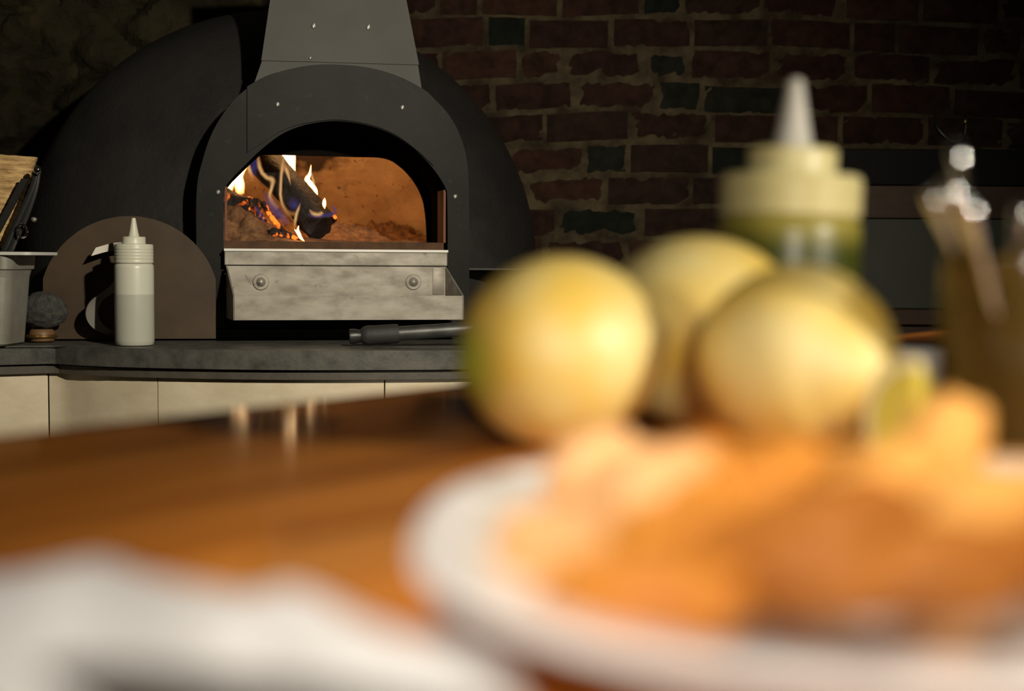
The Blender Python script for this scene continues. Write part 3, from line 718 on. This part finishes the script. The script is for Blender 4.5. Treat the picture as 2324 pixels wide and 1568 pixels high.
squeeze_bottle(bl, 0.0372, 0.157, 0.038, 0.0222, 0.0135, 0.0365,
               body_mat('half_full_white_bottle', (0.47, 0.47, 0.40), (0.62, 0.615, 0.52), 0.0985, 0.001), M['milky'], M['milky'],
               'white squeeze bottle half full of pale liquid in front of the oven door')
TZ = CAM.z - 0.085
GY = 0.80; gl = at(1776, 700, GY); gl.z = TZ + 0.0005
zc = at(1784, 396, GY).z - TZ; zt_ = at(1784, 338, GY).z - TZ; zn = at(1784, 178, GY).z - TZ
rg = (at(1946, 450, GY).x - at(1624, 450, GY).x) / 2
squeeze_bottle(gl, rg, zc - 0.025, 0.024, rg * 0.62, zt_ - zc, zn - zt_,
               body_mat('green_sauce_bottle', (0.045, 0.055, 0.005), (0.34, 0.29, 0.055), zc - 0.034, 0.009), mat('milky_yellow_cap', (0.60, 0.54, 0.27), 0.4, 0, sss=0.3), M['nozzle'],
               'squeeze bottle of dark green sauce standing behind the lemons', R(1.6))

# ------------------------------------------------------------------ things left of the oven on the counter
pc = at(-54, 775, 2.735); pc.z = CT + 0.0005
def rrect(w, d, r, n=8):
    out = []
    for cx, cy, a0 in ((w - r, d - r, 0), (-w + r, d - r, 90), (-w + r, -d + r, 180), (w - r, -d + r, 270)):
        for k in range(n + 1):
            a = R(a0 + 90 * k / n); out.append((cx + r * math.cos(a), cy + r * math.sin(a)))
    return out
def loft(rings, bm=None, cap0=True, cap1=False):
    bm = bm or bmesh.new(); V = [[bm.verts.new(p) for p in rg] for rg in rings]; n = len(V[0])
    for a, b in zip(V, V[1:]):
        for k in range(n): bm.faces.new((a[k], a[(k + 1) % n], b[(k + 1) % n], b[k]))
    if cap0: bm.faces.new(list(reversed(V[0])))
    if cap1: bm.faces.new(V[-1])
    return bm
HP = 0.178
pan = empty('steel_container', pc, R(-3), 'deep steel gastronorm container with wide bright rim beside the oven', 'container')
rings = []
for z, w, d, r in ((0.0, 0.074, 0.052, 0.02), (0.004, 0.080, 0.056, 0.024), (0.12, 0.089, 0.063, 0.026), (0.142, 0.0905, 0.0645, 0.026), (0.146, 0.096, 0.070, 0.024), (HP - 0.004, 0.098, 0.072, 0.024),
                   (HP - 0.004, 0.095, 0.069, 0.024), (0.148, 0.093, 0.067, 0.024), (0.12, 0.0875, 0.0615, 0.026), (0.006, 0.078, 0.054, 0.024)):
    rings.append([(x, y, z) for x, y in rrect(w, d, r)])
obj('container_body', loft(rings, cap1=True), M['pan'], pan)
rings = [[(x, y, z) for x, y in rrect(w, d, r)] for z, w, d, r in ((HP - 0.0055, 0.096, 0.070, 0.02), (HP - 0.0055, 0.136, 0.076, 0.012), (HP, 0.137, 0.077, 0.012), (HP + 0.0005, 0.135, 0.076, 0.012), (HP + 0.0005, 0.0955, 0.0695, 0.02), (HP - 0.0055, 0.0955, 0.0695, 0.02))]
obj('rim', loft(rings, cap0=False), M['rimsteel'], pan)
# brush head of tan fibre standing in it
bo = at(0, 560, 2.755)
br = empty('oven_brush', (bo.x - 0.05, bo.y, CT + 0.012), 0, 'tan fibre oven brush standing up in the steel container', 'brush')
def lp(px, py, Y): return at(px, py, Y) - Vector((bo.x - 0.05, bo.y, CT + 0.012))
YB = 2.757
bm = bmesh.new(); nu, nv = 26, 60; faces = []
tl, tr_, brr, bll = lp(-95, 346, YB), lp(84, 357, YB), lp(12, 560, YB), lp(-90, 565, YB)
for side in (-1, 1):
    g = []
    for j in range(nv + 1):
        v = j / nv; a = tl.lerp(bll, v); b = tr_.lerp(brr, v); rw = []
        for i in range(nu + 1):
            u = i / nu; p = a.lerp(b, u); k = noise.noise(Vector((u * 5, v * 38, side * 3)))
            bulge = 0.022 * math.sin(math.pi * u) ** 0.5
            rw.append(bm.verts.new(p + Vector((0.003 * k * (1 if 0 < i else 0), side * (0.006 + bulge + 0.004 * k), 0.002 * k))))
        g.append(rw)
    for j in range(nv):
        for i in range(nu): bm.faces.new((g[j][i], g[j][i + 1], g[j + 1][i + 1], g[j + 1][i]))
    faces.append(g)
A, B = faces
ringA = [A[0][i] for i in range(nu + 1)] + [A[j][nu] for j in range(1, nv + 1)] + [A[nv][i] for i in range(nu - 1, -1, -1)] + [A[j][0] for j in range(nv - 1, 0, -1)]
ringB = [B[0][i] for i in range(nu + 1)] + [B[j][nu] for j in range(1, nv + 1)] + [B[nv][i] for i in range(nu - 1, -1, -1)] + [B[j][0] for j in range(nv - 1, 0, -1)]
for i in range(len(ringA)): bm.faces.new((ringA[i], ringA[(i + 1) % len(ringA)], ringB[(i + 1) % len(ringA)], ringB[i]))
obj('fibre_head', bm, M['tan'], br, angle=80)
a, b = lp(58, 405, YB - 0.038), lp(-12, 535, YB - 0.038)
bm = strap([a.lerp(b, k / 8) for k in range(9)], 0.014, 0.006, (1, 0, 0)); obj('scraper_blade', bm, M['blackmetal'], br, angle=30)
bm = tube([lp(-40, 560, YB), lp(-45, 640, YB), lp(-50, 745, YB)], 0.010); obj('handle', bm, M['brushwood'], br)
# tongs with a ring clip, leaning in the container beside the brush
to = Vector((at(60, 560, 2.74).x - 0.05, 2.74, CT + 0.012))
tg = empty('tongs', to, 0, 'black steel tongs with a shiny ring leaning in the steel container', 'tongs')
YT = 2.712
def tl_(px, py, Y=YT): return at(px, py, Y) - to
for k, (off, w) in enumerate(((0, 0.010), (14, 0.008))):
    P = [tl_(86 - off * .2, 380 + off * .6, YT - .004 * k), tl_(78 - off * .5, 430, YT - .004 * k), tl_(56 - off, 495, YT - .004 * k), tl_(28 - off, 556, YT - .004 * k), tl_(-2 - off, 640, YT), tl_(-20, 740, YT)]
    obj('arm', tube(cr(P, 24), [w * .7] * 20 + [w * .5] * 4, n=12, flat=(0.45, 1)), M['blackmetal'], tg)
bm = bmesh.new(); blob(bm, 0.008, 0.008, 0.009, 0.1, 2, 1, 2, Matrix.Translation(tl_(85, 386, YT - .012))); obj('hinge', bm, M['chrome'], tg)
rp = tl_(50, 524, YT - .014); obj('ring', tube([rp + Vector((0.0095 * math.cos(a), 0, 0.0125 * math.sin(a))) for a in [2 * math.pi * k / 24 for k in range(25)]], 0.0024, n=8, caps=False), M['chrome'], tg)
bm = bmesh.new(); blob(bm, 0.006, 0.006, 0.005, 0.1, 2, 2, 2, Matrix.Translation(tl_(77, 498, YT - .006))); obj('rivet', bm, M['screw'], tg)

# round scrubbing brush
sb = at(95, 765, 2.828); sb.z = CT + 0.0005
s = empty('scrubbing_brush', sb, 0, 'round charcoal grey scrubbing brush on a wooden base between container and oven door', 'brush')
obj('brush_base', lathe([(0, 0), (0.020, 0), (0.024, 0.003), (0.026, 0.012), (0.024, 0.022), (0.02, 0.026), (0, 0.026)], 28), M['brushwood'], s)
bm = blob(bmesh.new(), 0.047, 0.028, 0.037, 0.10, 3.0, 3, 4, Matrix.Translation((0.004, 0, 0.062)))
for v in bm.verts:
    k = noise.noise(v.co * 320); d = (v.co - Vector((0, 0, .062))).normalized(); v.co += d * 0.003 * k
    if v.co.z < 0.0275: v.co.z = 0.0265
obj('bristles', bm, M['bristle'], s, angle=80)
bm = tube([(0.0275 * math.cos(a), 0.0275 * math.sin(a), 0.012) for a in [2 * math.pi * k / 30 for k in range(31)]], 0.0035, 8, caps=False)
obj('brass_band', bm, mat('brass', (0.45, 0.27, 0.09), 0.3, 0.9), s)

# long oven tool lying on the counter
pa, pb = at(798, 774, 2.74), at(1400, 725, 2.80)
pa.z = CT + 0.0200
tl0 = empty('oven_peel', (pa.x, pa.y, CT + 0.001), 0, 'long metal pole with black rubber grip lying on the counter below the oven mouth', 'oven tool')
d = (pb - pa); o0 = Vector((pa.x, pa.y, CT + 0.001))
def ap(t): return pa + d * t - o0
obj('grip', tube([ap(.035), ap(.045), ap(.06), ap(.09), ap(.13), ap(.165), ap(.175)], [.013, .0175, .0195, .0188, .0188, .0190, .0175], 20), M['rubber'], tl0)
obj('pole', tube([ap(.165), ap(.4), ap(.7), ap(1.0)], 0.0140, 18), M['pole'], tl0)
obj('end_cap', tube([ap(-.010), ap(-.006), ap(.012), ap(.03), ap(.04)], [.009, .0145, .0145, .012, .011], 18), M['blackmetal'], tl0)
obj('hook', strap([ap(.40) + Vector((0, -.0, -.012)), ap(.41) + Vector((0, -.004, -.014))], .014, .02, (0, 1, 0)), M['blackmetal'], tl0)

# ------------------------------------------------------------------ shelf unit far right and hook on the wall
su0 = at(1850, 338, 3.60); suY = 3.60
su = empty('shelf_unit', (at(2100, 500, suY).x, suY, 0.0), 0, 'dark wooden shelf unit with grey green panel against the brick wall', 'shelf unit')
def sx_(px): return at(px, 500, suY).x - su.location.x
def sz(py): return at(2080, py, suY).z
x0, x1 = sx_(1800), sx_(2700)
bm = bmesh.new(); box(bm, x0, x1, 0.0, 0.26, sz(420), sz(338), bevel=.003); obj('top_board', bm, M['shelfblack'], su, smooth=False)
bm = bmesh.new(); box(bm, x0 + .01, x1, 0.012, 0.25, sz(495), sz(421), bevel=.002); obj('rail', bm, M['shelfwood'], su, smooth=False)
bm = bmesh.new(); box(bm, x0 + .02, x1, 0.020, 0.25, sz(700), sz(497), bevel=.001); obj('panel', bm, M['greenpanel'], su, smooth=False)
bm = bmesh.new(); box(bm, x0 - .02, x1, -0.06, 0.25, sz(735), sz(701), bevel=.003); obj('bottom_board', bm, M['shelfwood'], su, smooth=False)
bm = bmesh.new(); box(bm, x0, x1, -0.04, 0.25, 0.001, sz(736)); obj('cabinet_base', bm, M['shelfwood'], su, smooth=False)
hk = empty('wall_hook', at(2160, 300, WY - 0.03), 0, 'small dark wire hook on the brick wall above the shelf unit', 'hook')
def hp(px, py, dy=0): return at(px, py, WY - 0.03 + dy) - hk.location
obj('wire', tube(cr([hp(2122, 262, .02), hp(2125, 285), hp(2145, 310, -.01), hp(2168, 322, -.01), hp(2188, 310), hp(2192, 275, .0), hp(2190, 262, .024)], 30), 0.0035, 8), M['blackmetal'], hk)
bm = bmesh.new(); blob(bm, .005, .005, .009, .1, 2, 3, 2, Matrix.Translation(hp(2191, 276, -.006))); obj('tip', bm, mat('brass_tip', (.6, .42, .15), .25, .9), hk)

# ------------------------------------------------------------------ table
A0, B0 = onz(0, 985, TZ), onz(1060, 868, TZ)
ed = (B0 - A0); ed.z = 0; ed.normalize(); ang = math.atan2(ed.y, ed.x)
tb = empty('wooden_table', (A0.x, A0.y, 0), ang, 'varnished orange brown wooden table in the foreground', 'table')
TL0, TL1, TW = -1.0, 1.55, 1.15
bm = bmesh.new(); box(bm, TL0, TL1, -TW, 0, TZ - 0.04, TZ, bevel=0.004); obj('table_top', bm, M['wood'], tb, smooth=False)
for lx, ly in ((TL0 + .08, -.08), (TL1 - .08, -.08), (TL0 + .08, -TW + .08), (TL1 - .08, -TW + .08)):
    bm = bmesh.new(); box(bm, lx - .035, lx + .035, ly - .035, ly + .035, 0.0, TZ - 0.0405, bevel=.003); obj('leg', bm, M['wood'], tb, smooth=False)

# ------------------------------------------------------------------ plate of fried food
PX, PYc, PR = 0.115, 0.343, 0.138
pl = empty('dinner_plate', (PX, PYc, TZ + 0.0003), 0, 'white round dinner plate holding the fried food', 'plate')
prof = [(0, 0.004), (0.06, 0.004), (0.062, 0.0), (0.068, 0.0), (0.072, 0.003), (0.090, 0.0075), (0.115, 0.0125), (0.133, 0.0165), (PR - .001, 0.0180), (PR, 0.0192), (PR - .0015, 0.0204), (0.133, 0.0200), (0.112, 0.0155), (0.100, 0.0115), (0.092, 0.0085), (0.085, 0.0075), (0.0, 0.0075)]
bm = lathe(prof, 120)
for v in bm.verts:
    a = math.atan2(v.co.y, v.co.x); k = (abs(math.cos(a)) ** 2.6 + abs(math.sin(a)) ** 2.6) ** (-1 / 2.6); k = 1 + (k - 1) * min(1, math.hypot(v.co.x, v.co.y) / .1)
    v.co.x *= k; v.co.y *= k
obj('plate_dish', bm, M['china'], pl, angle=60)
PZ = TZ + 0.0083
from mathutils.bvhtree import BVHTree
PLACED = []
def fritter(px, py, hz, rx, ry, rz, rot, mi, label, seed, amp=.24, xy=None):
    p = xy; bm = blob(bmesh.new(), rx, ry, rz, amp, 1.9, seed, 4)
    E = Euler((R(rot[0]), R(rot[1]), R(rot[2]))); o = obj('fritter', bm, FR[mi], angle=80)
    vs = [E.to_matrix() @ v.co for v in o.data.vertices]; fs = [tuple(f.vertices) for f in o.data.polygons]
    z = PZ - min(v.z for v in vs)
    for k in range(6):                                             # rest it on whatever already lies there
        t = BVHTree.FromPolygons([v + Vector((p.x, p.y, z)) for v in vs], fs)
        if not any(t.overlap(q) for q in PLACED): break
        z += 0.001
    PLACED.append(t); o.location = (p.x, p.y, z); o.rotation_euler = E
    return tag(o, label, 'fried food', 'fried pieces on the plate')
gen = 'golden fried piece in the pile on the white plate'
FL = [
 (1440, 1120, .012, .019, .014, .014, (0, 10, 30), 0, 'pale golden fried piece at the rear of the pile nearest the first lemon'),
 (1305, 1235, .008, .019, .012, .009, (0, 0, -20), 0, 'pale peach fried piece at the end of the pile nearest the napkin'),
 (1490, 1215, .009, .021, .013, .011, (10, -8, 50), 0, gen),
 (1420, 1310, .008, .018, .011, .009, (0, 5, -10), 0, gen),
 (1590, 1340, .008, .020, .012, .010, (0, 0, 15), 1, gen),
 (1600, 1175, .009, .018, .012, .011, (0, -12, -35), 1, gen),
 (1690, 1245, .009, .021, .013, .012, (12, 0, 10), 1, gen),
 (1760, 1170, .010, .018, .011, .011, (0, 6, 20), 1, gen),
 (1760, 1385, .008, .021, .012, .010, (0, -4, -20), 1, gen),
 (1870, 1220, .010, .022, .013, .012, (0, 10, 60), 1, gen),
 (1880, 1320, .008, .021, .013, .011, (0, -8, 10), 2, gen),
 (2125, 1150, .012, .013, .012, .019, (8, 10, 20), 3, 'tall pointed golden piece standing upright beside the third lemon'),
 (2000, 1270, .011, .023, .013, .013, (0, -20, 30), 3, gen),
 (1960, 1400, .008, .021, .012, .010, (0, 4, -30), 2, gen),
 (2130, 1320, .010, .022, .014, .013, (0, -10, 40), 3, gen),
 (2345, 1180, .012, .014, .013, .020, (-8, -10, 10), 2, 'upright brown fried piece in front of the glass jar'),
 (2270, 1300, .010, .020, .013, .013, (0, 0, 70), 2, gen),
 (1980, 1165, .010, .019, .011, .010, (8, 0, -45), 1, gen),
 (2120, 1420, .008, .021, .013, .010, (0, 0, 12), 2, gen),
 (2290, 1420, .008, .022, .012, .011, (0, 6, -14), 2, gen),
]
base_n = 20
XY = [onz(a[0], a[1], PZ + a[2]) for a in FL]; RA = [(a[3] + a[4]) * 0.44 for a in FL]
for it in range(60):
    for i in range(base_n):
        for j in range(i):
            dv = XY[i].xy - XY[j].xy; gap = RA[i] + RA[j] - dv.length
            if gap > 0:
                sft = dv.normalized() * gap * .25; XY[i].x += sft.x; XY[i].y += sft.y; XY[j].x -= sft.x; XY[j].y -= sft.y
    for v in XY[:base_n]: v.x = min(max(v.x, .014), .215); v.y = min(max(v.y, .275), .42)
XY[11] = Vector((.127, .418, PZ)); XY[15] = Vector((.176, .398, PZ))
for k, a in enumerate(FL): fritter(*a, seed=k + 1, xy=XY[k])

# ------------------------------------------------------------------ lemons
def lemon(px, py, d, r, stretch, rot, label):
    p = at(px, py, d); bm = bmesh.new(); n, m = 48, 40; prof = []
    for k in range(m + 1):
        a = math.pi * k / m; x = -math.cos(a); rr = math.sin(a) ** 0.92
        tip = 0.0
        xx = x * r * stretch
        if k < 5: xx -= 0.004 * (1 - k / 5) ** 1.2
        if k > m - 8: xx += 0.010 * (1 - (m - k) / 8) ** 1.1
        prof.append((rr * r, xx))
    bm = lathe(prof, n, mtx=Matrix.Rotation(R(90), 4, 'Y'))
    for v in bm.verts: v.co *= 1 + 0.018 * noise.noise(v.co * 28 + Vector((px, 0, 0)))
    o = obj('lemon', bm, M['lemon'], angle=80); E = Euler([R(a) for a in rot]); o.rotation_euler = E
    lo = min((E.to_matrix() @ v.co).z for v in o.data.vertices)
    o.location = (p.x, p.y, TZ + 0.0003 - lo)
    return tag(o, label, 'lemon', 'lemons behind the plate')
lemon(1272, 775, .642, .0430, 1.06, (20, -8, 24), 'big yellow lemon nearest the oven, first of the three in a row')
lemon(1585, 775, .722, .0485, 1.06, (20, -4, 150), 'pale yellow lemon in the middle, partly behind its neighbours')
lemon(1808, 795, .618, .0415, 1.06, (10, 5, -60), 'yellow lemon nearest the glass jar with a brown shadow on it')
# lemon wedge
wp = at(2052, 950, .56); wd = empty('lemon_wedge', (wp.x, wp.y, TZ + 0.001), R(-12), 'cut lemon wedge standing beside the third lemon', 'lemon wedge')
def wedge(bm, rr, a0, a1, L, x_in=0.0):
    n, m = 16, 14; g = []
    for j in range(m + 1):
        b_ = math.pi * j / m; k = math.sin(b_) ** 0.8
        rw = [bm.verts.new((0, -math.cos(b_) * L, 0))] if False else []
        zz = -math.cos(b_) * L
        rw = [bm.verts.new((0, 0, zz))] + [bm.verts.new((rr * max(k, .02) * math.cos(a0 + (a1 - a0) * i / n), rr * max(k, .02) * math.sin(a0 + (a1 - a0) * i / n), zz)) for i in range(n + 1)]
        g.append(rw)
    for j in range(m):
        w = len(g[j])
        for i in range(w): bm.faces.new((g[j][i], g[j][(i + 1) % w], g[j + 1][(i + 1) % w], g[j + 1][i]))
    bm.faces.new(list(reversed(g[0]))); bm.faces.new(g[-1])
    for v in bm.verts: v.co.z += L
    return bm
obj('rind', wedge(bmesh.new(), 0.020, R(20), R(110), 0.023), M['lemon'], wd, angle=50)
o = obj('pith', wedge(bmesh.new(), 0.0188, R(17), R(113), 0.022), M['pith'], wd, angle=50); o.location = (0, -0.0008, 0.0008)
o = obj('flesh', wedge(bmesh.new(), 0.0165, R(14), R(116), 0.0198), M['flesh'], wd, angle=50); o.location = (0, -0.0018, 0.0022)
wd.rotation_euler = (R(0), R(6), R(28))
# small white dish
dp = onz(2060, 872, TZ); ds = empty('white_dish', (dp.x, dp.y, TZ + 0.0003), 0, 'small white dish on the table between the lemons and the glass jar', 'dish')
obj('bowl', lathe([(0, 0.001), (0.022, 0.0), (0.024, 0.001), (0.032, 0.016), (0.0345, 0.0225), (0.0335, 0.0235), (0.031, 0.017), (0.022, 0.004), (0, 0.003)], 48), M['china'], ds, angle=60)

# ------------------------------------------------------------------ jar of cutlery
jp = at(2302, 1000, .575); JR = 0.0305; jh = at(2302, 585, .575).z - TZ
jr = empty('glass_jar', (jp.x, jp.y, TZ + 0.0003), 0, 'olive brown glass jar of cutlery at the edge of the picture', 'jar')
obj('jar_wall', lathe([(0, 0), (JR * .9, 0), (JR, 0.004), (JR, jh - .004), (JR * .985, jh), (JR * .95, jh), (JR * .94, jh - .004), (JR * .94, 0.008), (JR * .88, 0.005), (0, 0.005)], 48), M['glass'], jr, angle=50)
def cutlery(name, tip, foot, w, label, head):
    a = Vector((foot[0], foot[1], foot[2])); b = tip; d = b - a
    t = empty(name, a, 0, label, 'cutlery', 'cutlery in the glass jar')
    P = [d * s for s in (0.22, .4, .6, .8, .92, .97, .995, 1.0)]; rr = [w * .45, w * .42, w * .42, w * .5, w * .78, w * .85, w * .55, w * .12]
    obj('handle', tube(P, rr, 14, flat=(1, .6)), M['chrome'], t)
    if head == 'fork':
        bm = bmesh.new()
        for k in (-1.5, -.5, .5, 1.5):
            side = d.cross(Vector((0, 1, 0))).normalized() * k * .0045
            tube([d * .14 + side, d * .06 + side, d * .01 + side * .9], [.0016, .0014, .0006], 8, bm=bm)
        tube([d * .24, d * .19, d * .14, d * .12], [w * .5, w * .9, .0085, .0085], 12, bm=bm, flat=(1, .25)); obj('head', bm, M['chrome'], t)
    elif head == 'spoon':
        obj('bowl', tube([d * s for s in (.24, .2, .14, .08, .03, .005)], [w * .5, .005, .0105, .0125, .009, .002], 16, flat=(1, .28)), M['chrome'], t)
    else:
        obj('blade', tube([d * s for s in (.24, .2, .12, .05, .01)], [w * .6, .007, .0085, .008, .002], 12, flat=(1, .15)), M['chrome'], t)
def ft(dx, dy): return (jp.x + dx, jp.y + dy, TZ + 0.0075)
cutlery('fork', at(2108, 432, .572), ft(.012, .004), .0055, 'fork leaning farthest out of the glass jar towards the bottle', 'fork')
cutlery('spoon', at(2152, 402, .562), ft(.010, -.014), .0065, 'spoon with rounded handle end leaning out of the jar between fork and knife', 'spoon')
cutlery('fork', at(2168, 318, .597), ft(.004, .016), .006, 'fork reaching highest out of the glass jar', 'fork')
cutlery('table_knife', at(2196, 450, .550), ft(.000, -.020), .0062, 'short table knife with bright handle end standing at the front of the jar', 'knife')
cutlery('spoon', at(2326, 455, .572), ft(-.008, .006), .007, 'spoon standing upright in the jar at the picture edge', 'spoon')

# ------------------------------------------------------------------ napkin
def napkin():
    bm = bmesh.new()
    # back silhouette along the fold, image positions on raised cloth, with height over the table
    back = cr([(*onz(x, y, TZ + h), h) for x, y, h in [(X_, Y_ + 26, H_) for X_, Y_, H_ in ((-420, 1300, .004), (-200, 1292, .006), (0, 1278, .010), (110, 1262, .013), (228, 1243, .018), (330, 1275, .016), (450, 1310, .014), (560, 1332, .014), (640, 1332, .017), (720, 1352, .018), (800, 1386, .016), (900, 1428, .014), (1000, 1472, .011), (1095, 1520, .006))]], 90)
    nv = 30; g = []
    for i, p in enumerate(back):
        p = tuple(p); u = i / 89; x, y, z, h = p; rw = []
        t_ = min(1, max(0, (u - .50) / .12)); t_ = t_ * t_ * (3 - 2 * t_); Lv = 0.085 + (0.040 - 0.085) * t_ - 0.012 * max(0, (u - .6) / .4)
        for j in range(nv + 1):
            v = j / nv
            prof = h * (1 - 0.15 * v) + 0.006 * math.sin(v * math.pi) - (0.35 * h * v * v if u > .35 else 0.75 * h * v)
            dx = 0.010 * v; wv = 0.0022 * noise.noise(Vector((x * 30, v * 2.2, 0))) * math.sin(v * math.pi) + 0.0012 * math.sin(u * 26 + v * 4) * v * (1 - v) * 4
            rw.append(bm.verts.new((x + dx, y - Lv * v, TZ + max(prof + wv, 0.0035))))
        g.append(rw)
    for i in range(len(g) - 1):
        for j in range(nv): bm.faces.new((g[i][j], g[i + 1][j], g[i + 1][j + 1], g[i][j + 1]))
    # hidden return under the fold down to the table
    low = []
    for i, p in enumerate(back):
        x, y, z, h = tuple(p); low.append([bm.verts.new((x + .004, y - .010, TZ + max(h * .5, .002))), bm.verts.new((x + .01, y - .03, TZ + .0012))])
    for i in range(len(g) - 1):
        bm.faces.new((g[i][0], g[i + 1][0], low[i + 1][0], low[i][0])); bm.faces.new((low[i][0], low[i + 1][0], low[i + 1][1], low[i][1]))
    # bottom layer spread on the table towards the viewer
    bl_ = []
    for i, p in enumerate(back):
        x, y, z, h = tuple(p); bl_.append([bm.verts.new((x + .01 + .002 * k, y - .03 - .05 * k - (.02 if k == 3 else 0), TZ + .0012 + .0006 * noise.noise(Vector((x * 40, k, 0))))) for k in range(1, 4)])
    lim = 34
    for i in range(lim):
        bm.faces.new((low[i][1], low[i + 1][1], bl_[i + 1][0], bl_[i][0]))
        for k in range(2): bm.faces.new((bl_[i][k], bl_[i + 1][k], bl_[i + 1][k + 1], bl_[i][k + 1]))
    o = obj('napkin', bm, M['napkin'], angle=80)
    md = o.modifiers.new('thick', 'SOLIDIFY'); md.thickness = 0.0011; md.offset = -1
    tag(o, 'folded white cloth napkin lying on the table beside the plate', 'napkin')
napkin()

# knife made up to stand in for the dark gap below the napkin fold
kb = Vector((-.084, .243, TZ + .0006)); kn = empty('table_knife', kb, 0, 'made-up dark knife filling the dark gap in front of the napkin', 'knife')
kd = Vector((.080, -.022, 0)); up_ = Vector((0, 0, .0075))
obj('handle', tube([up_, kd * .03 + up_, kd * .2 + up_, kd * .7 + up_, kd * 1.0 + up_], [.003, .0065, .0074, .0070, .0055], 16), mat('dark_handle', (0.035, 0.028, 0.02), 0.5), kn)
obj('blade', tube([kd * .98 + up_, kd * 1.3 + up_ * .9, kd * 1.9 + up_ * .6, kd * 2.3 + up_ * .5], [.005, .0075, .0072, .002], 12, flat=(1, .14)), M['chrome'], kn)

# ------------------------------------------------------------------ light
def lamp(kind, name, loc, target, power, col, size=0.05, spot=None, blend=0.5):
    ld = bpy.data.lights.new(name, kind); ld.energy = power; ld.color = col
    if kind == 'AREA': ld.size = size
    else: ld.shadow_soft_size = size
    if kind == 'SPOT': ld.spot_size = R(spot); ld.spot_blend = blend
    o = bpy.data.objects.new(name, ld); COL.objects.link(o); o.location = loc
    if target is not None: o.rotation_euler = (Vector(target) - Vector(loc)).to_track_quat('-Z', 'Y').to_euler()
    return o
# kitchen spot on the right: lights the oven; its neighbour lights the pass
lamp('SPOT', 'kitchen_spot', (0.30, 1.15, 1.72), (-0.45, 2.95, 0.95), 128, (1.0, 0.91, 0.73), 0.02, 106, 1.0)
lamp('SPOT', 'pass_spot', (1.15, -0.12, 1.47), (0.10, 0.60, 1.02), 76, (1.0, 0.90, 0.74), 0.03, 30, 0.7)
# pendant above the diners' side of the table, and a low lamp in the room behind the camera
lamp('SPOT', 'table_pendant', (-0.20, -0.35, 1.85), (0.06, 0.31, 0.99), 71, (1.0, 0.90, 0.78), 0.12, 25, 0.8)
lamp('SPOT', 'room_lamp', (0.12, -1.20, 1.38), (0.10, 0.66, 1.04), 64, (1.0, 0.90, 0.74), 0.10, 15, 0.7)
# firelight in the oven
fl_ = lamp('POINT', 'firelight', OM @ olw(690, 262, 0.47), None, 2.0, (1.0, 0.56, 0.22), 0.06)

w = bpy.data.worlds.new('World'); SC.world = w; w.use_nodes = True
w.node_tree.nodes['Background'].inputs[0].default_value = (1.0, 0.85, 0.65, 1); w.node_tree.nodes['Background'].inputs[1].default_value = 0.012

SC.view_settings.view_transform = 'Standard'; SC.view_settings.look = 'None'; SC.view_settings.gamma = 1.0
SC.view_settings.use_curve_mapping = False; SC.view_settings.exposure = 0.0
SC.cycles.use_denoising = True
SC.cycles.max_bounces = 10; SC.cycles.transparent_max_bounces = 24
SC.cycles.sample_clamp_indirect = 4
